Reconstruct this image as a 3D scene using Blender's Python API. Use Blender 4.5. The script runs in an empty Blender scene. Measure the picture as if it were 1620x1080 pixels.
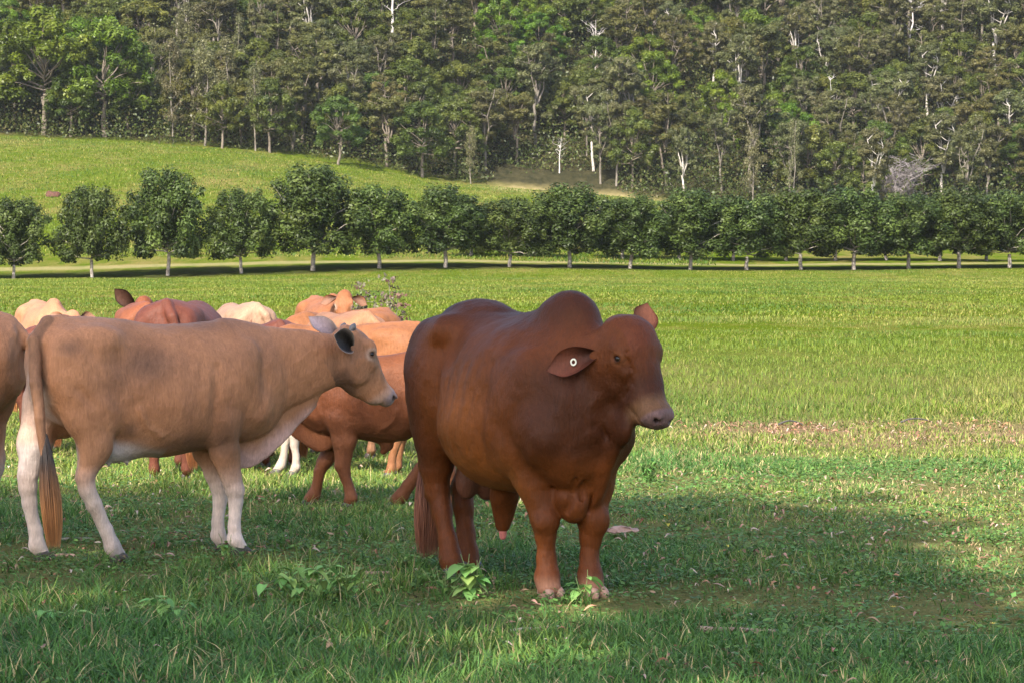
import bpy, bmesh, math, random
import numpy as np
from mathutils import Vector, Matrix, noise as mnoise

R = math.radians
sc = bpy.context.scene
root_col = sc.collection

# ------------------------------------------------------------------ camera
FPX, HOR, CAMH = 4500.0, 395.0, 1.8          # focal length (photo px), horizon row, eye height
cam_data = bpy.data.cameras.new("camera")
cam = bpy.data.objects.new("camera", cam_data)
root_col.objects.link(cam)
cam_data.sensor_width = 36.0
cam_data.lens = FPX / 1620.0 * 36.0
cam_data.clip_start = 0.5
cam_data.clip_end = 6000.0
cam.location = (0.0, 0.0, CAMH)
cam.rotation_euler = (R(90) - math.atan((540 - HOR) / FPX), 0.0, 0.0)
sc.camera = cam

# ------------------------------------------------------------------ light
SUN_EL, SUN_AZ = R(42.0), R(202.0)           # azimuth clockwise from +Y (north): behind the camera, a little left
sun_dir = Vector((math.sin(SUN_AZ) * math.cos(SUN_EL), math.cos(SUN_AZ) * math.cos(SUN_EL), math.sin(SUN_EL)))
world = bpy.data.worlds.new("World")
sc.world = world
world.use_nodes = True
wn = world.node_tree
wn.nodes.clear()
wo = wn.nodes.new("ShaderNodeOutputWorld")
wb = wn.nodes.new("ShaderNodeBackground")
ws = wn.nodes.new("ShaderNodeTexSky")
ws.sky_type = 'NISHITA'
ws.sun_disc = False
ws.sun_elevation = SUN_EL
ws.sun_rotation = SUN_AZ
ws.air_density = 1.0
ws.dust_density = 2.5
wb.inputs["Strength"].default_value = 0.15
wn.links.new(ws.outputs[0], wb.inputs[0])
wn.links.new(wb.outputs[0], wo.inputs[0])
sun_data = bpy.data.lights.new("sun", 'SUN')
sun_data.energy = 4.1
sun_data.angle = R(0.6)
sun_data.color = (1.0, 0.94, 0.82)
sun = bpy.data.objects.new("sun", sun_data)
root_col.objects.link(sun)
sun.rotation_euler = sun_dir.to_track_quat('Z', 'Y').to_euler()
sc.view_settings.view_transform = 'Standard'
sc.view_settings.look = 'None'
sc.view_settings.exposure = 1.5
sc.view_settings.gamma = 1.0
sc.render.engine = 'CYCLES'
sc.cycles.max_bounces = 8
sc.cycles.transparent_max_bounces = 8
# ------------------------------------------------------------------ helpers
def tag(o, label=None, cat=None, group=None, kind=None):
    if label: o["label"] = label
    if cat: o["category"] = cat
    if group: o["group"] = group
    if kind: o["kind"] = kind
    return o

def empty(name, loc=(0, 0, 0), rz=0.0):
    o = bpy.data.objects.new(name, None)
    root_col.objects.link(o)
    o.location = loc
    o.rotation_euler = (0, 0, rz)
    o.empty_display_size = 0.2
    return o

def mesh_np(name, V, F, mat=None, parent=None, smooth=False, cols=None, link=True, fmats=None, loop_uv=None):
    """V (n,3); F (m,k) all faces with k corners, or a list of such arrays."""
    Fl = F if isinstance(F, list) else [F]
    Fl = [np.asarray(f, dtype=np.int32) for f in Fl if len(f)]
    me = bpy.data.meshes.new(name)
    V = np.asarray(V, dtype=np.float32)
    me.vertices.add(len(V))
    me.vertices.foreach_set("co", V.ravel())
    lv = np.concatenate([f.ravel() for f in Fl])
    tot = np.concatenate([np.full(len(f), f.shape[1], dtype=np.int32) for f in Fl])
    st = np.concatenate([[0], np.cumsum(tot)[:-1]]).astype(np.int32)
    me.loops.add(len(lv))
    me.loops.foreach_set("vertex_index", lv)
    me.polygons.add(len(tot))
    me.polygons.foreach_set("loop_start", st)
    me.update(calc_edges=True)
    if smooth:
        me.polygons.foreach_set("use_smooth", np.ones(len(tot), dtype=bool))
    if cols is not None:
        ca = me.color_attributes.new("coat", 'FLOAT_COLOR', 'POINT')
        c4 = np.ones((len(V), 4), dtype=np.float32)
        c4[:, :3] = cols
        ca.data.foreach_set("color", c4.ravel())
    if mat is not None:
        for m in (mat if isinstance(mat, (list, tuple)) else [mat]):
            me.materials.append(m)
    if fmats is not None:
        me.polygons.foreach_set("material_index", np.asarray(fmats, dtype=np.int32))
    me.validate()
    o = bpy.data.objects.new(name, me)
    if link: root_col.objects.link(o)
    if parent is not None: o.parent = parent
    return o

def copy_tree(o, parent=None):
    c = o.copy()
    root_col.objects.link(c)
    c.parent = parent
    for ch in list(o.children):
        copy_tree(ch, c)
    return c

# node helpers
class NT:
    def __init__(s, name):
        s.m = bpy.data.materials.new(name); s.m.use_nodes = True
        s.t = s.m.node_tree; s.t.nodes.clear()
        s.out = s.t.nodes.new("ShaderNodeOutputMaterial")
    def n(s, typ, **kw):
        nd = s.t.nodes.new("ShaderNode" + typ)
        for k, v in kw.items():
            if k.startswith("i_"):
                key = k[2:].replace("_", " ")
                nd.inputs[key].default_value = v
            else: setattr(nd, k, v)
        return nd
    def l(s, a, b): s.t.links.new(a, b)
    def noise(s, vec, scale, detail=3.0, rough=0.55, dim='3D'):
        nd = s.n("TexNoise"); nd.inputs["Scale"].default_value = scale
        nd.inputs["Detail"].default_value = detail; nd.inputs["Roughness"].default_value = rough
        if vec is not None: s.l(vec, nd.inputs["Vector"])
        return nd.outputs[0]
    def ramp(s, fac, stops):
        nd = s.n("ValToRGB")
        el = nd.color_ramp.elements
        while len(el) < len(stops): el.new(0.5)
        for e, (p, c) in zip(el, stops):
            e.position = p; e.color = (c[0], c[1], c[2], 1) if hasattr(c, '__len__') else (c, c, c, 1)
        s.l(fac, nd.inputs[0]); return nd.outputs[0]
    def mix(s, fac, a, b, mode='MIX'):
        nd = s.n("Mix", data_type='RGBA', blend_type=mode)
        for v, i in ((fac, 0), (a, 6), (b, 7)):
            if isinstance(v, (int, float)): nd.inputs[i].default_value = v
            elif isinstance(v, tuple): nd.inputs[i].default_value = (*v, 1)
            else: s.l(v, nd.inputs[i])
        return nd.outputs[2]
    def math(s, op, a, b=0.0, c=0.0):
        nd = s.n("Math", operation=op)
        for v, i in ((a, 0), (b, 1), (c, 2)):
            if isinstance(v, (int, float)): nd.inputs[i].default_value = v
            else: s.l(v, nd.inputs[i])
        return nd.outputs[0]
    def mapping(s, vec, scale=(1, 1, 1), loc=(0, 0, 0)):
        nd = s.n("Mapping"); nd.inputs["Scale"].default_value = scale; nd.inputs["Location"].default_value = loc
        s.l(vec, nd.inputs[0]); return nd.outputs[0]
    def bump(s, h, strength=0.3, dist=0.01, normal=None):
        nd = s.n("Bump"); nd.inputs["Strength"].default_value = strength; nd.inputs["Distance"].default_value = dist
        s.l(h, nd.inputs["Height"])
        if normal is not None: s.l(normal, nd.inputs["Normal"])
        return nd.outputs[0]
    def bsdf(s, color=None, rough=0.6, normal=None, spec=0.5, **kw):
        b = s.n("BsdfPrincipled")
        b.inputs["Roughness"].default_value = rough
        b.inputs["Specular IOR Level"].default_value = spec
        if color is not None:
            if isinstance(color, tuple): b.inputs["Base Color"].default_value = (*color, 1)
            else: s.l(color, b.inputs["Base Color"])
        if normal is not None: s.l(normal, b.inputs["Normal"])
        for k, v in kw.items(): b.inputs[k.replace("_", " ")].default_value = v
        return b
    def done(s, sh):
        s.l(sh, s.out.inputs[0]); return s.m

# ------------------------------------------------------------------ sculpting with distance fields
def unit(v):
    v = np.asarray(v, float); return v / np.linalg.norm(v)

def cinterp(x, xs, ys):
    """monotone-ish cubic through control points"""
    xs = np.asarray(xs, float); ys = np.asarray(ys, float)
    h = np.diff(xs); d = np.diff(ys) / h
    m = np.zeros(len(xs)); m[0] = d[0]; m[-1] = d[-1]
    for i in range(1, len(xs) - 1):
        m[i] = 0.0 if d[i - 1] * d[i] <= 0 else 2 * d[i - 1] * d[i] / (d[i - 1] + d[i])
    x = np.clip(x, xs[0], xs[-1])
    i = np.clip(np.searchsorted(xs, x) - 1, 0, len(h) - 1)
    t = (x - xs[i]) / h[i]
    return ((2*t**3 - 3*t**2 + 1) * ys[i] + (t**3 - 2*t**2 + t) * h[i] * m[i]
            + (-2*t**3 + 3*t**2) * ys[i + 1] + (t**3 - t**2) * h[i] * m[i + 1])

class Sculpt:
    def __init__(s): s.ops = []
    def ell(s, c, r, k=0.05, fwd=None, up=None, op='+'):
        """ellipsoid; r along (fwd, left, up)"""
        f = unit(fwd) if fwd is not None else np.array([1., 0, 0])
        u = np.asarray(up, float) if up is not None else np.array([0, 0, 1.])
        if abs(np.dot(f, unit(u))) > 0.98: u = np.array([1., 0, 0])
        l = unit(np.cross(u, f)); u = np.cross(f, l)
        M = np.array([f, l, u]); r = np.asarray(r, float); c = np.asarray(c, float)
        def fn(P):
            q = (P - c) @ M.T
            k0 = np.sqrt(((q / r)**2).sum(-1)); k1 = np.sqrt(((q / r**2)**2).sum(-1)) + 1e-9
            return k0 * (k0 - 1.0) / k1
        e = np.sqrt(((M * r[:, None])**2).sum(0))
        s.ops.append((fn, c - e, c + e, k, op)); return s
    def cap(s, a, b, ra, rb, k=0.03, sc=None, op='+'):
        """tapered capsule, optional per-axis radius scale sc"""
        a = np.asarray(a, float); b = np.asarray(b, float)
        S = np.ones(3) if sc is None else np.asarray(sc, float)
        A = a / S; B = b / S; ab = B - A; L2 = (ab**2).sum() + 1e-12
        def fn(P):
            q = P / S; t = np.clip(((q - A) @ ab) / L2, 0, 1)
            return (np.sqrt(((q - A - t[..., None] * ab)**2).sum(-1)) - (ra + (rb - ra) * t)) * S.min()
        m = max(ra, rb) * S
        s.ops.append((fn, np.minimum(a, b) - m, np.maximum(a, b) + m, k, op)); return s
    def chain(s, pts, k=0.025, sc=None):
        """pts: (x,y,z,r) polyline of tapered capsules"""
        for p, q in zip(pts[:-1], pts[1:]):
            s.cap(p[:3], q[:3], p[3], q[3], k, sc)
        return s
    def loft(s, O, A, U, t, side, up, dn, cs=None, cu=None, n=2.2, k=0.05, op='+'):
        """cross-sections along axis A from O; side half width, up/down extents, centre offsets cs (side) and cu (up)"""
        O = np.asarray(O, float); A = unit(A); U = np.asarray(U, float)
        S = unit(np.cross(U, A)); U = np.cross(A, S)
        t = np.asarray(t, float); z = np.zeros(len(t))
        cs = z if cs is None else cs; cu = z if cu is None else cu
        nn = np.full(len(t), n) if np.isscalar(n) else np.asarray(n, float)
        def fn(P):
            q = P - O; a = q @ A; tc = np.clip(a, t[0], t[-1])
            shp = a.shape; tf = tc.ravel()
            w = cinterp(tf, t, side).reshape(shp); hu = cinterp(tf, t, up).reshape(shp); hd = cinterp(tf, t, dn).reshape(shp)
            y = q @ S - cinterp(tf, t, cs).reshape(shp); u = q @ U - cinterp(tf, t, cu).reshape(shp)
            e = np.interp(tf, t, nn).reshape(shp)
            h = np.where(u > 0, hu, hd)
            r = np.sqrt(y*y + u*u) + 1e-9
            g = ((np.abs(y) / w)**e + (np.abs(u) / h)**e)**(1 / e) + 1e-6
            d = r - r / g
            # closer estimate of distance when the section is flat
            d = np.where(g > 0.3, d, -np.minimum(w, h) * (1 - g))
            out = np.abs(a - tc)
            return np.where(out > 0, np.sqrt(np.maximum(d, 0)**2 + out**2) + np.minimum(d, 0) * 0, d)
        pts = []
        for ti, wi, ui, di, csi, cui in zip(t, side, up, dn, cs, cu):
            for a_, b_ in ((wi, ui), (-wi, ui), (wi, -di), (-wi, -di)):
                pts.append(O + A*ti + S*(a_ + csi) + U*(b_ + cui))
        pts = np.array(pts)
        s.ops.append((fn, pts.min(0), pts.max(0), k, op)); return s
    def groove(s, pts, w, depth):
        """soft crease (depth>0) or ridge (depth<0) along a polyline"""
        pts = [np.asarray(p, float) for p in pts]
        def fn(P):
            best = None
            for a, b in zip(pts[:-1], pts[1:]):
                ab = b - a; t = np.clip(((P - a) @ ab) / ((ab**2).sum() + 1e-12), 0, 1)
                d = ((P - a - t[..., None] * ab)**2).sum(-1)
                best = d if best is None else np.minimum(best, d)
            return depth * np.exp(-best / (w * w))
        p = np.array(pts)
        s.ops.append((fn, p.min(0) - 2*w, p.max(0) + 2*w, w, 'g')); return s
    def mesh(s, h=0.01, smooth=2, zmin=None, lump=0.0):
        lo = np.min([o[1] for o in s.ops if o[4] == '+'], 0) - 4*h
        hi = np.max([o[2] for o in s.ops if o[4] == '+'], 0) + 4*h
        if zmin is not None: lo[2] = max(lo[2], zmin)
        n = np.ceil((hi - lo) / h).astype(int) + 1
        D = np.full(n, 0.3, dtype=np.float32)
        ax = [lo[i] + h*np.arange(n[i]) for i in range(3)]
        for fn, a, b, k, op in s.ops:
            m = (k + 4*h) if op != 'g' else 0.0
            i0 = np.clip(np.floor((a - m - lo) / h).astype(int), 0, n); i1 = np.clip(np.ceil((b + m - lo) / h).astype(int) + 1, 0, n)
            if (i1 <= i0).any(): continue
            G = np.stack(np.meshgrid(ax[0][i0[0]:i1[0]], ax[1][i0[1]:i1[1]], ax[2][i0[2]:i1[2]], indexing='ij'), -1)
            d = fn(G)
            sl = (slice(i0[0], i1[0]), slice(i0[1], i1[1]), slice(i0[2], i1[2]))
            cur = D[sl]
            if op == '+':
                hh = np.clip(0.5 + 0.5*(cur - d) / k, 0, 1)
                D[sl] = cur*(1 - hh) + d*hh - k*hh*(1 - hh)
            elif op == '-':
                d = -d; hh = np.clip(0.5 - 0.5*(cur - d) / k, 0, 1)
                D[sl] = cur*(1 - hh) + d*hh + k*hh*(1 - hh)
            else: D[sl] = cur + d
        V, F = surface_nets(D, lo, h)
        for _ in range(smooth): V = laplace(V, F, 0.5)
        if lump:
            V = V + np.stack([vnoise(V + 7*i, 6.5, 3) - 0.5 for i in range(3)], 1)*lump
        return V, F

def surface_nets(D, lo, h):
    ins = D < 0
    nx, ny, nz = D.shape
    C = (nx-1, ny-1, nz-1)
    acc = np.zeros(C + (3,), np.float32); cnt = np.zeros(C, np.float32)
    def cor(A, i, j, k): return A[i:nx-1+i, j:ny-1+j, k:nz-1+k]
    for ax in range(3):
        for u in (0, 1):
            for v in (0, 1):
                o0 = [0, 0, 0]; o0[(ax+1) % 3] = u; o0[(ax+2) % 3] = v
                o1 = list(o0); o1[ax] = 1
                a = cor(D, *o0); b = cor(D, *o1)
                m = cor(ins, *o0) != cor(ins, *o1)
                t = np.where(m, a / np.where(m, a - b, 1), 0)
                cnt += m
                for c in range(3):
                    acc[..., c] += np.where(m, (t if c == ax else o0[c]), 0)
    act = cnt > 0
    idx = np.full(C, -1, np.int64); idx[act] = np.arange(act.sum())
    pos = acc[act] / cnt[act][:, None]
    base = np.argwhere(act)
    V = lo + h*(base + pos)
    Fs = []
    for ax in range(3):
        a1, a2 = (ax+1) % 3, (ax+2) % 3
        sl0 = [slice(None)]*3; sl1 = [slice(None)]*3
        sl0[ax] = slice(0, -1); sl1[ax] = slice(1, None)
        e = ins[tuple(sl0)] != ins[tuple(sl1)]
        ij = np.argwhere(e)
        ij = ij[(ij[:, a1] > 0) & (ij[:, a2] > 0) & (ij[:, a1] < C[a1]) & (ij[:, a2] < C[a2])]
        if not len(ij): continue
        def g(d1, d2):
            q = ij.copy(); q[:, a1] -= d1; q[:, a2] -= d2
            return idx[q[:, 0], q[:, 1], q[:, 2]]
        quad = np.stack([g(1, 1), g(0, 1), g(0, 0), g(1, 0)], 1)
        flip = ~ins[ij[:, 0], ij[:, 1], ij[:, 2]]
        quad[flip] = quad[flip][:, ::-1]
        Fs.append(quad)
    return V, np.concatenate(Fs)

def laplace(V, F, lam):
    n = len(V); S = np.zeros((n, 3)); c = np.zeros(n)
    for a, b in ((0, 1), (1, 2), (2, 3), (3, 0)):
        i, j = F[:, a], F[:, b]
        for k in range(3): S[:, k] += np.bincount(i, V[j, k], n) + np.bincount(j, V[i, k], n)
        c += np.bincount(i, minlength=n) + np.bincount(j, minlength=n)
    return V*(1 - lam) + lam*S / np.maximum(c, 1)[:, None]

def sstep(a, b, x):
    t = np.clip((x - a) / (b - a), 0, 1); return t*t*(3 - 2*t)

_rng = np.random.default_rng(7)
_NG = _rng.random((32, 32, 32)).astype(np.float32)
def vnoise(P, scale, octv=3):
    """value noise 0..1 at points P (n,3)"""
    out = np.zeros(len(P)); amp = 1.0; tot = 0
    for o in range(octv):
        Q = P*scale*(2**o) + 17.3*o
        i = np.floor(Q).astype(int); f = Q - i; f = f*f*(3 - 2*f)
        v = 0
        for dx in (0, 1):
            for dy in (0, 1):
                for dz in (0, 1):
                    w = (f[:, 0] if dx else 1 - f[:, 0])*(f[:, 1] if dy else 1 - f[:, 1])*(f[:, 2] if dz else 1 - f[:, 2])
                    v = v + w*_NG[(i[:, 0]+dx) % 32, (i[:, 1]+dy) % 32, (i[:, 2]+dz) % 32]
        out += amp*v; tot += amp; amp *= 0.5
    return out / tot
# ------------------------------------------------------------------ cattle materials
def coat_mat(name, rough=0.52, sheen=0.0, patch=0.40):
    m = NT(name)
    at = m.n("Attribute", attribute_name="coat")
    tc = m.n("TexCoord").outputs["Object"]
    n1 = m.noise(tc, 5.0, 5, 0.6)
    n2 = m.noise(m.mapping(tc, (140, 140, 28)), 1.0, 3, 0.6)
    n3 = m.noise(tc, 22.0, 3, 0.6)
    n4 = m.noise(m.mapping(tc, (60, 60, 9)), 1.0, 4, 0.7)
    c = m.mix(m.math('MULTIPLY', n1, patch), at.outputs["Color"], (0.42, 0.36, 0.33), 'MULTIPLY')
    c = m.mix(0.45, c, m.ramp(n2, [(0.25, 0.6), (0.75, 1.25)]), 'MULTIPLY')
    n5 = m.noise(tc, 1.9, 4, 0.6)
    c = m.mix(0.8, c, m.ramp(n5, [(0.30, 0.70), (0.5, 1.0), (0.72, 1.25)]), 'MULTIPLY')
    c = m.mix(0.45, c, m.ramp(n3, [(0.3, 0.8), (0.7, 1.12)]), 'MULTIPLY')
    c = m.mix(0.5, c, m.ramp(n4, [(0.3, 0.68), (0.7, 1.22)]), 'MULTIPLY')
    b1 = m.bump(n3, 0.35, 0.015)
    b1 = m.bump(n4, 0.5, 0.008, b1)
    nb = m.bump(n2, 0.65, 0.005, b1)
    b = m.bsdf(c, rough, nb, 0.16)
    b.inputs["Sheen Weight"].default_value = sheen
    b.inputs["Sheen Roughness"].default_value = 0.45
    b.inputs["Sheen Tint"].default_value = (1, 0.9, 0.82, 1)
    return m.done(b.outputs[0])

M_COAT = coat_mat("short_hair_coat")
def _plain(name, col, rough=0.5, spec=0.5, bumpy=0.0):
    m = NT(name)
    nb = None
    tc = m.n("TexCoord").outputs["Object"]
    n = m.noise(tc, 60.0, 3)
    c = m.mix(0.5, col, m.ramp(n, [(0.3, 0.65), (0.7, 1.2)]), 'MULTIPLY')
    if bumpy: nb = m.bump(n, bumpy, 0.01)
    return m.done(m.bsdf(c, rough, nb, spec).outputs[0])
M_EYE = NT("wet_dark_eye"); M_EYE = M_EYE.done(M_EYE.bsdf((0.010, 0.006, 0.005), 0.16, None, 0.35).outputs[0])
M_HOOF = _plain("hoof_horn_pale", (0.27, 0.16, 0.12), 0.55, 0.4, 0.3)
M_HOOFD = _plain("hoof_horn_grey", (0.06, 0.048, 0.045), 0.5, 0.4, 0.3)
M_HORN = _plain("horn_grey", (0.12, 0.11, 0.11), 0.4, 0.5, 0.3)
M_TAGW = _plain("tag_cream_plastic", (0.75, 0.72, 0.58), 0.4, 0.5)
M_PINK = _plain("bare_pink_skin", (0.50, 0.16, 0.14), 0.4, 0.5, 0.2)
def hair_mat():
    m = NT("tail_hair"); at = m.n("Attribute", attribute_name="coat")
    return m.done(m.bsdf(at.outputs["Color"], 0.5, None, 0.35).outputs[0])
M_HAIR = hair_mat()

def hoof_mesh(size=1.0):
    s = Sculpt()
    for sd in (-1, 1):
        s.loft((0.0, 0.029*sd*size, 0.03), (1, 0.04*sd, 0), (0, 0, 1),
               np.array([-0.055, -0.04, 0.0, 0.04, 0.068, 0.078])*size,
               np.array([0.01, 0.024, 0.028, 0.025, 0.016, 0.006])*size,
               np.array([0.03, 0.044, 0.046, 0.030, 0.012, 0.004])*size, np.full(6, 0.036)*size, n=2.6, k=0.006)
    V, F = s.mesh(0.006, 1)
    V[:, 2] = np.maximum(V[:, 2], 0.0)
    return V, F
_HV, _HF = hoof_mesh()
HOOF_ME = {}
def add_hoof(par, x, y, size=1.0, mat=None, rz=0.0):
    mat = mat or M_HOOF
    if mat.name not in HOOF_ME:
        HOOF_ME[mat.name] = mesh_np("hoof", _HV, _HF, mat, None, True, link=False).data
    o = bpy.data.objects.new("hoof", HOOF_ME[mat.name]); root_col.objects.link(o)
    o.parent = par; o.location = (x, y, -0.004); o.scale = (size,)*3; o.rotation_euler = (0, 0, rz)
    return o

def add_ear(par, base, tip, nrm, width, inner, outer, curl=0.55, droop=0.0, rim=None):
    """cupped leaf-shaped ear with real thickness; nrm = direction the open side faces"""
    base = np.asarray(base, float); tip = np.asarray(tip, float)
    d = tip - base; L = np.linalg.norm(d); d = d / L
    n = np.asarray(nrm, float); n = unit(n - d*np.dot(n, d)); sdir = np.cross(d, n)
    NU, NV = 22, 13
    Vs = []; cols = []
    for layer in (0, 1):
        for i in range(NU):
            u = i / (NU - 1)
            w = width*0.5*(0.10 + 0.90*math.sin(math.pi*min(1, 0.03 + u*0.80))**1.1)*(1 - max(0, (u - 0.66)/0.34)**2.0*0.95)
            cl = curl*(1.9 - 1.3*u)
            for j in range(NV):
                v = -1 + 2*j/(NV - 1)
                a = v*cl*1.3
                p = base + d*L*u + sdir*w*math.sin(a)/math.sin(min(cl*1.3, 1.5)) + n*w*(1 - math.cos(a))*1.25
                p = p + np.array([0, 0, -droop*L*u*u])
                th = 0.009*(1 - 0.5*abs(v))*(1 - 0.6*u)
                Vs.append(p + n*(th if layer == 0 else -th))
                if layer == 0:
                    e = min(1, abs(v)**7 + max(0, u - 0.9)*3)
                    dk = 1 - 0.7*math.exp(-((u-0.1)/0.35)**2) - 0.35*max(0, v*(1 if sdir[2] > 0 else -1))  # dark inner hair at the base, fold shade painted along the upper half
                    c = np.array(inner)*dk*(1 - e) + np.array(rim if rim is not None else outer)*e
                else: c = np.array(outer)
                cols.append(c)
    F = []
    for layer in (0, 1):
        o = layer*NU*NV
        for i in range(NU - 1):
            for j in range(NV - 1):
                q = [o + i*NV + j, o + i*NV + j + 1, o + (i+1)*NV + j + 1, o + (i+1)*NV + j]
                F.append(q if layer else q[::-1])
    off = NU*NV
    for i in range(NU - 1):
        for j in (0, NV - 1):
            q = [i*NV + j, (i+1)*NV + j, off + (i+1)*NV + j, off + i*NV + j]
            F.append(q if j == 0 else q[::-1])
    for j in range(NV - 1):
        for i in (0, NU - 1):
            q = [i*NV + j, i*NV + j + 1, off + i*NV + j + 1, off + i*NV + j]
            F.append(q if i else q[::-1])
    return mesh_np("ear", np.array(Vs), np.array(F), M_COAT, par, True, np.array(cols))

def add_eye(par, c, r, nrm):
    nrm = unit(nrm)
    bm = bmesh.new(); bmesh.ops.create_uvsphere(bm, u_segments=16, v_segments=10, radius=r)
    me = bpy.data.meshes.new("eye"); bm.to_mesh(me); bm.free()
    for p in me.polygons: p.use_smooth = True
    me.materials.append(M_EYE)
    o = bpy.data.objects.new("eye", me); root_col.objects.link(o); o.parent = par
    o.location = Vector(np.asarray(c)); return o

def add_switch(par, top, bot, width, n, c_top, c_bot, seed=0, spread=1.0, start=0.0):
    """tuft of long hair at the end of a tail: tapered triangular strands"""
    rg = random.Random(seed)
    top = Vector(top); bot = Vector(bot)
    V = []; F = []; C = []
    for k in range(n):
        s0 = rg.random()**1.3*0.62
        ln = (1 - s0)*rg.uniform(0.72, 1.05)
        a0 = rg.uniform(0, 6.283); rr = rg.random()**0.5
        off = Vector((math.cos(a0), math.sin(a0), 0))*rr
        tw = rg.uniform(0.0022, 0.0042); ph = rg.uniform(0, 6.28); cv = rg.uniform(0.6, 1.25)
        base = len(V); SN = 8
        for i in range(SN + 1):
            t = s0 + ln*i/SN
            prof = 0.22 + 0.95*math.sin(min(1, t)*2.5)*spread if t < 1.1 else 0.2
            p = top.lerp(bot, t) + off*width*prof + Vector((math.sin(t*5 + ph), math.cos(t*4 + ph), 0))*0.006*t
            r = tw*(1 - (i/SN)**2*0.85)
            f = min(1, max(0, (t - 0.25)/0.45))*rg.uniform(0.85, 1.0)
            c = [(c_top[q]*(1 - f) + c_bot[q]*f)*cv for q in range(3)]
            for m in range(3):
                an = a0 + m*2.094
                V.append((p.x + r*math.cos(an), p.y + r*math.sin(an), p.z)); C.append(c)
            if i:
                for m in range(3):
                    m2 = (m + 1) % 3
                    F.append((base + (i-1)*3 + m, base + (i-1)*3 + m2, base + i*3 + m2, base + i*3 + m))
    return mesh_np("tail_switch", np.array(V), np.array(F), M_HAIR, par, True, np.array(C))

def head_frame(O, A, U):
    A = unit(A); S = unit(np.cross(U, A)); U = np.cross(A, S)
    O = np.asarray(O, float)
    return lambda t, s, u: O + A*t + S*s + U*u, A, S, U

def add_head(s, O, A, U, sc=1.0, bull=False):
    """adds skull, brows, cheeks, muzzle, lips and nostrils; returns the frame"""
    hf, a, sd, u = head_frame(O, A, U)
    q = lambda v: np.array(v)*sc
    if bull:
        s.loft(O, A, U, q([-0.075, -0.03, 0.05, 0.14, 0.22, 0.30, 0.38, 0.46, 0.50]),
               q([0.055, 0.12, 0.148, 0.150, 0.124, 0.100, 0.088, 0.08, 0.045]),
               q([0.05, 0.115, 0.150, 0.140, 0.106, 0.078, 0.064, 0.050, 0.02]),
               q([0.05, 0.10, 0.145, 0.170, 0.160, 0.135, 0.110, 0.075, 0.03]), n=2.25, k=0.05*sc)
    else:
        s.loft(O, A, U, q([-0.07, -0.02, 0.06, 0.13, 0.21, 0.29, 0.37, 0.44, 0.485]),
               q([0.04, 0.082, 0.10, 0.103, 0.088, 0.07, 0.06, 0.058, 0.03]),
               q([0.04, 0.075, 0.100, 0.106, 0.092, 0.076, 0.068, 0.06, 0.03]),
               q([0.05, 0.12, 0.180, 0.200, 0.198, 0.180, 0.135, 0.085, 0.03]), n=2.2, k=0.04*sc)
    ty = 0.15*sc
    w = (0.124 if bull else 0.086)*sc
    for e in (-1, 1):
        s.ell(hf(ty - 0.03*sc, e*w, 0.06*sc), q((0.055, 0.03, 0.035)), 0.03*sc, a, u)      # brow
        s.ell(hf(ty + 0.045*sc, e*w*0.93, 0.015*sc), q((0.05, 0.022, 0.025)), 0.03*sc, a, u)  # cheekbone
        s.ell(hf(0.17*sc, e*w*0.8, -0.09*sc), q((0.10, 0.035, 0.08)), 0.04*sc, a, u)       # jaw muscle
    # muzzle
    mt = 0.45*sc
    s.ell(hf(mt, 0, 0.0), q((0.058, 0.086 if bull else 0.066, 0.068 if bull else .062)), 0.035*sc, a, u)
    s.ell(hf(mt - 0.05*sc, 0, -0.075*sc), q((0.05, 0.05, 0.035)), 0.025*sc, a, u)          # chin / lower lip
    # mouth line
    for e in (-1, 1):
        s.groove([hf(mt + 0.03*sc, 0, -0.05*sc), hf(mt - 0.0*sc, e*0.062*sc, -0.045*sc), hf(mt - 0.09*sc, e*0.075*sc, -0.06*sc)], 0.012*sc, 0.012*sc)
        s.ell(hf(mt + 0.032*sc, e*0.046*sc, 0.028*sc), q((0.030, 0.014, 0.018)), 0.008*sc, a, u + e*sd*0.6, op='-')
        s.ell(hf(mt + 0.02*sc, e*0.045*sc, 0.046*sc), q((0.028, 0.018, 0.010)), 0.016*sc, a, u)
        # eye socket
        s.ell(hf(ty + 0.002*sc, e*(w + 0.004*sc), 0.038*sc), q((0.034, 0.028, 0.030)), 0.014*sc, a, u)
        s.ell(hf(ty + 0.004*sc, e*(w + 0.034*sc), 0.038*sc), q((0.024, 0.020, 0.0135)), 0.006*sc, 0.82*u + 0.57*a, 0.57*u - 0.82*a, op='-')
        s.groove([hf(ty - 0.015*sc, e*w, 0.000*sc), hf(ty - 0.032*sc, e*(w + 0.01*sc), 0.035*sc), hf(ty - 0.025*sc, e*w, 0.075*sc), hf(ty + 0.0*sc, e*w*.95, 0.095*sc)], 0.008*sc, 0.008*sc)
        s.groove([hf(ty + 0.02*sc, e*w, 0.07*sc), hf(ty + 0.07*sc, e*w*.9, 0.065*sc), hf(ty + 0.13*sc, e*w*.7, 0.075*sc)], 0.009*sc, 0.008*sc)
        s.groove([hf(ty + 0.03*sc, e*w, 0.03*sc), hf(ty + 0.13*sc, e*w*0.8, 0.02*sc)], 0.014*sc, 0.007*sc)
    s.eye = [(hf(ty + 0.003*sc, e*(w + 0.0105*sc), 0.038*sc), 0.0195*sc, sd*e) for e in (-1, 1)]
    return hf, a, sd, u

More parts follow.
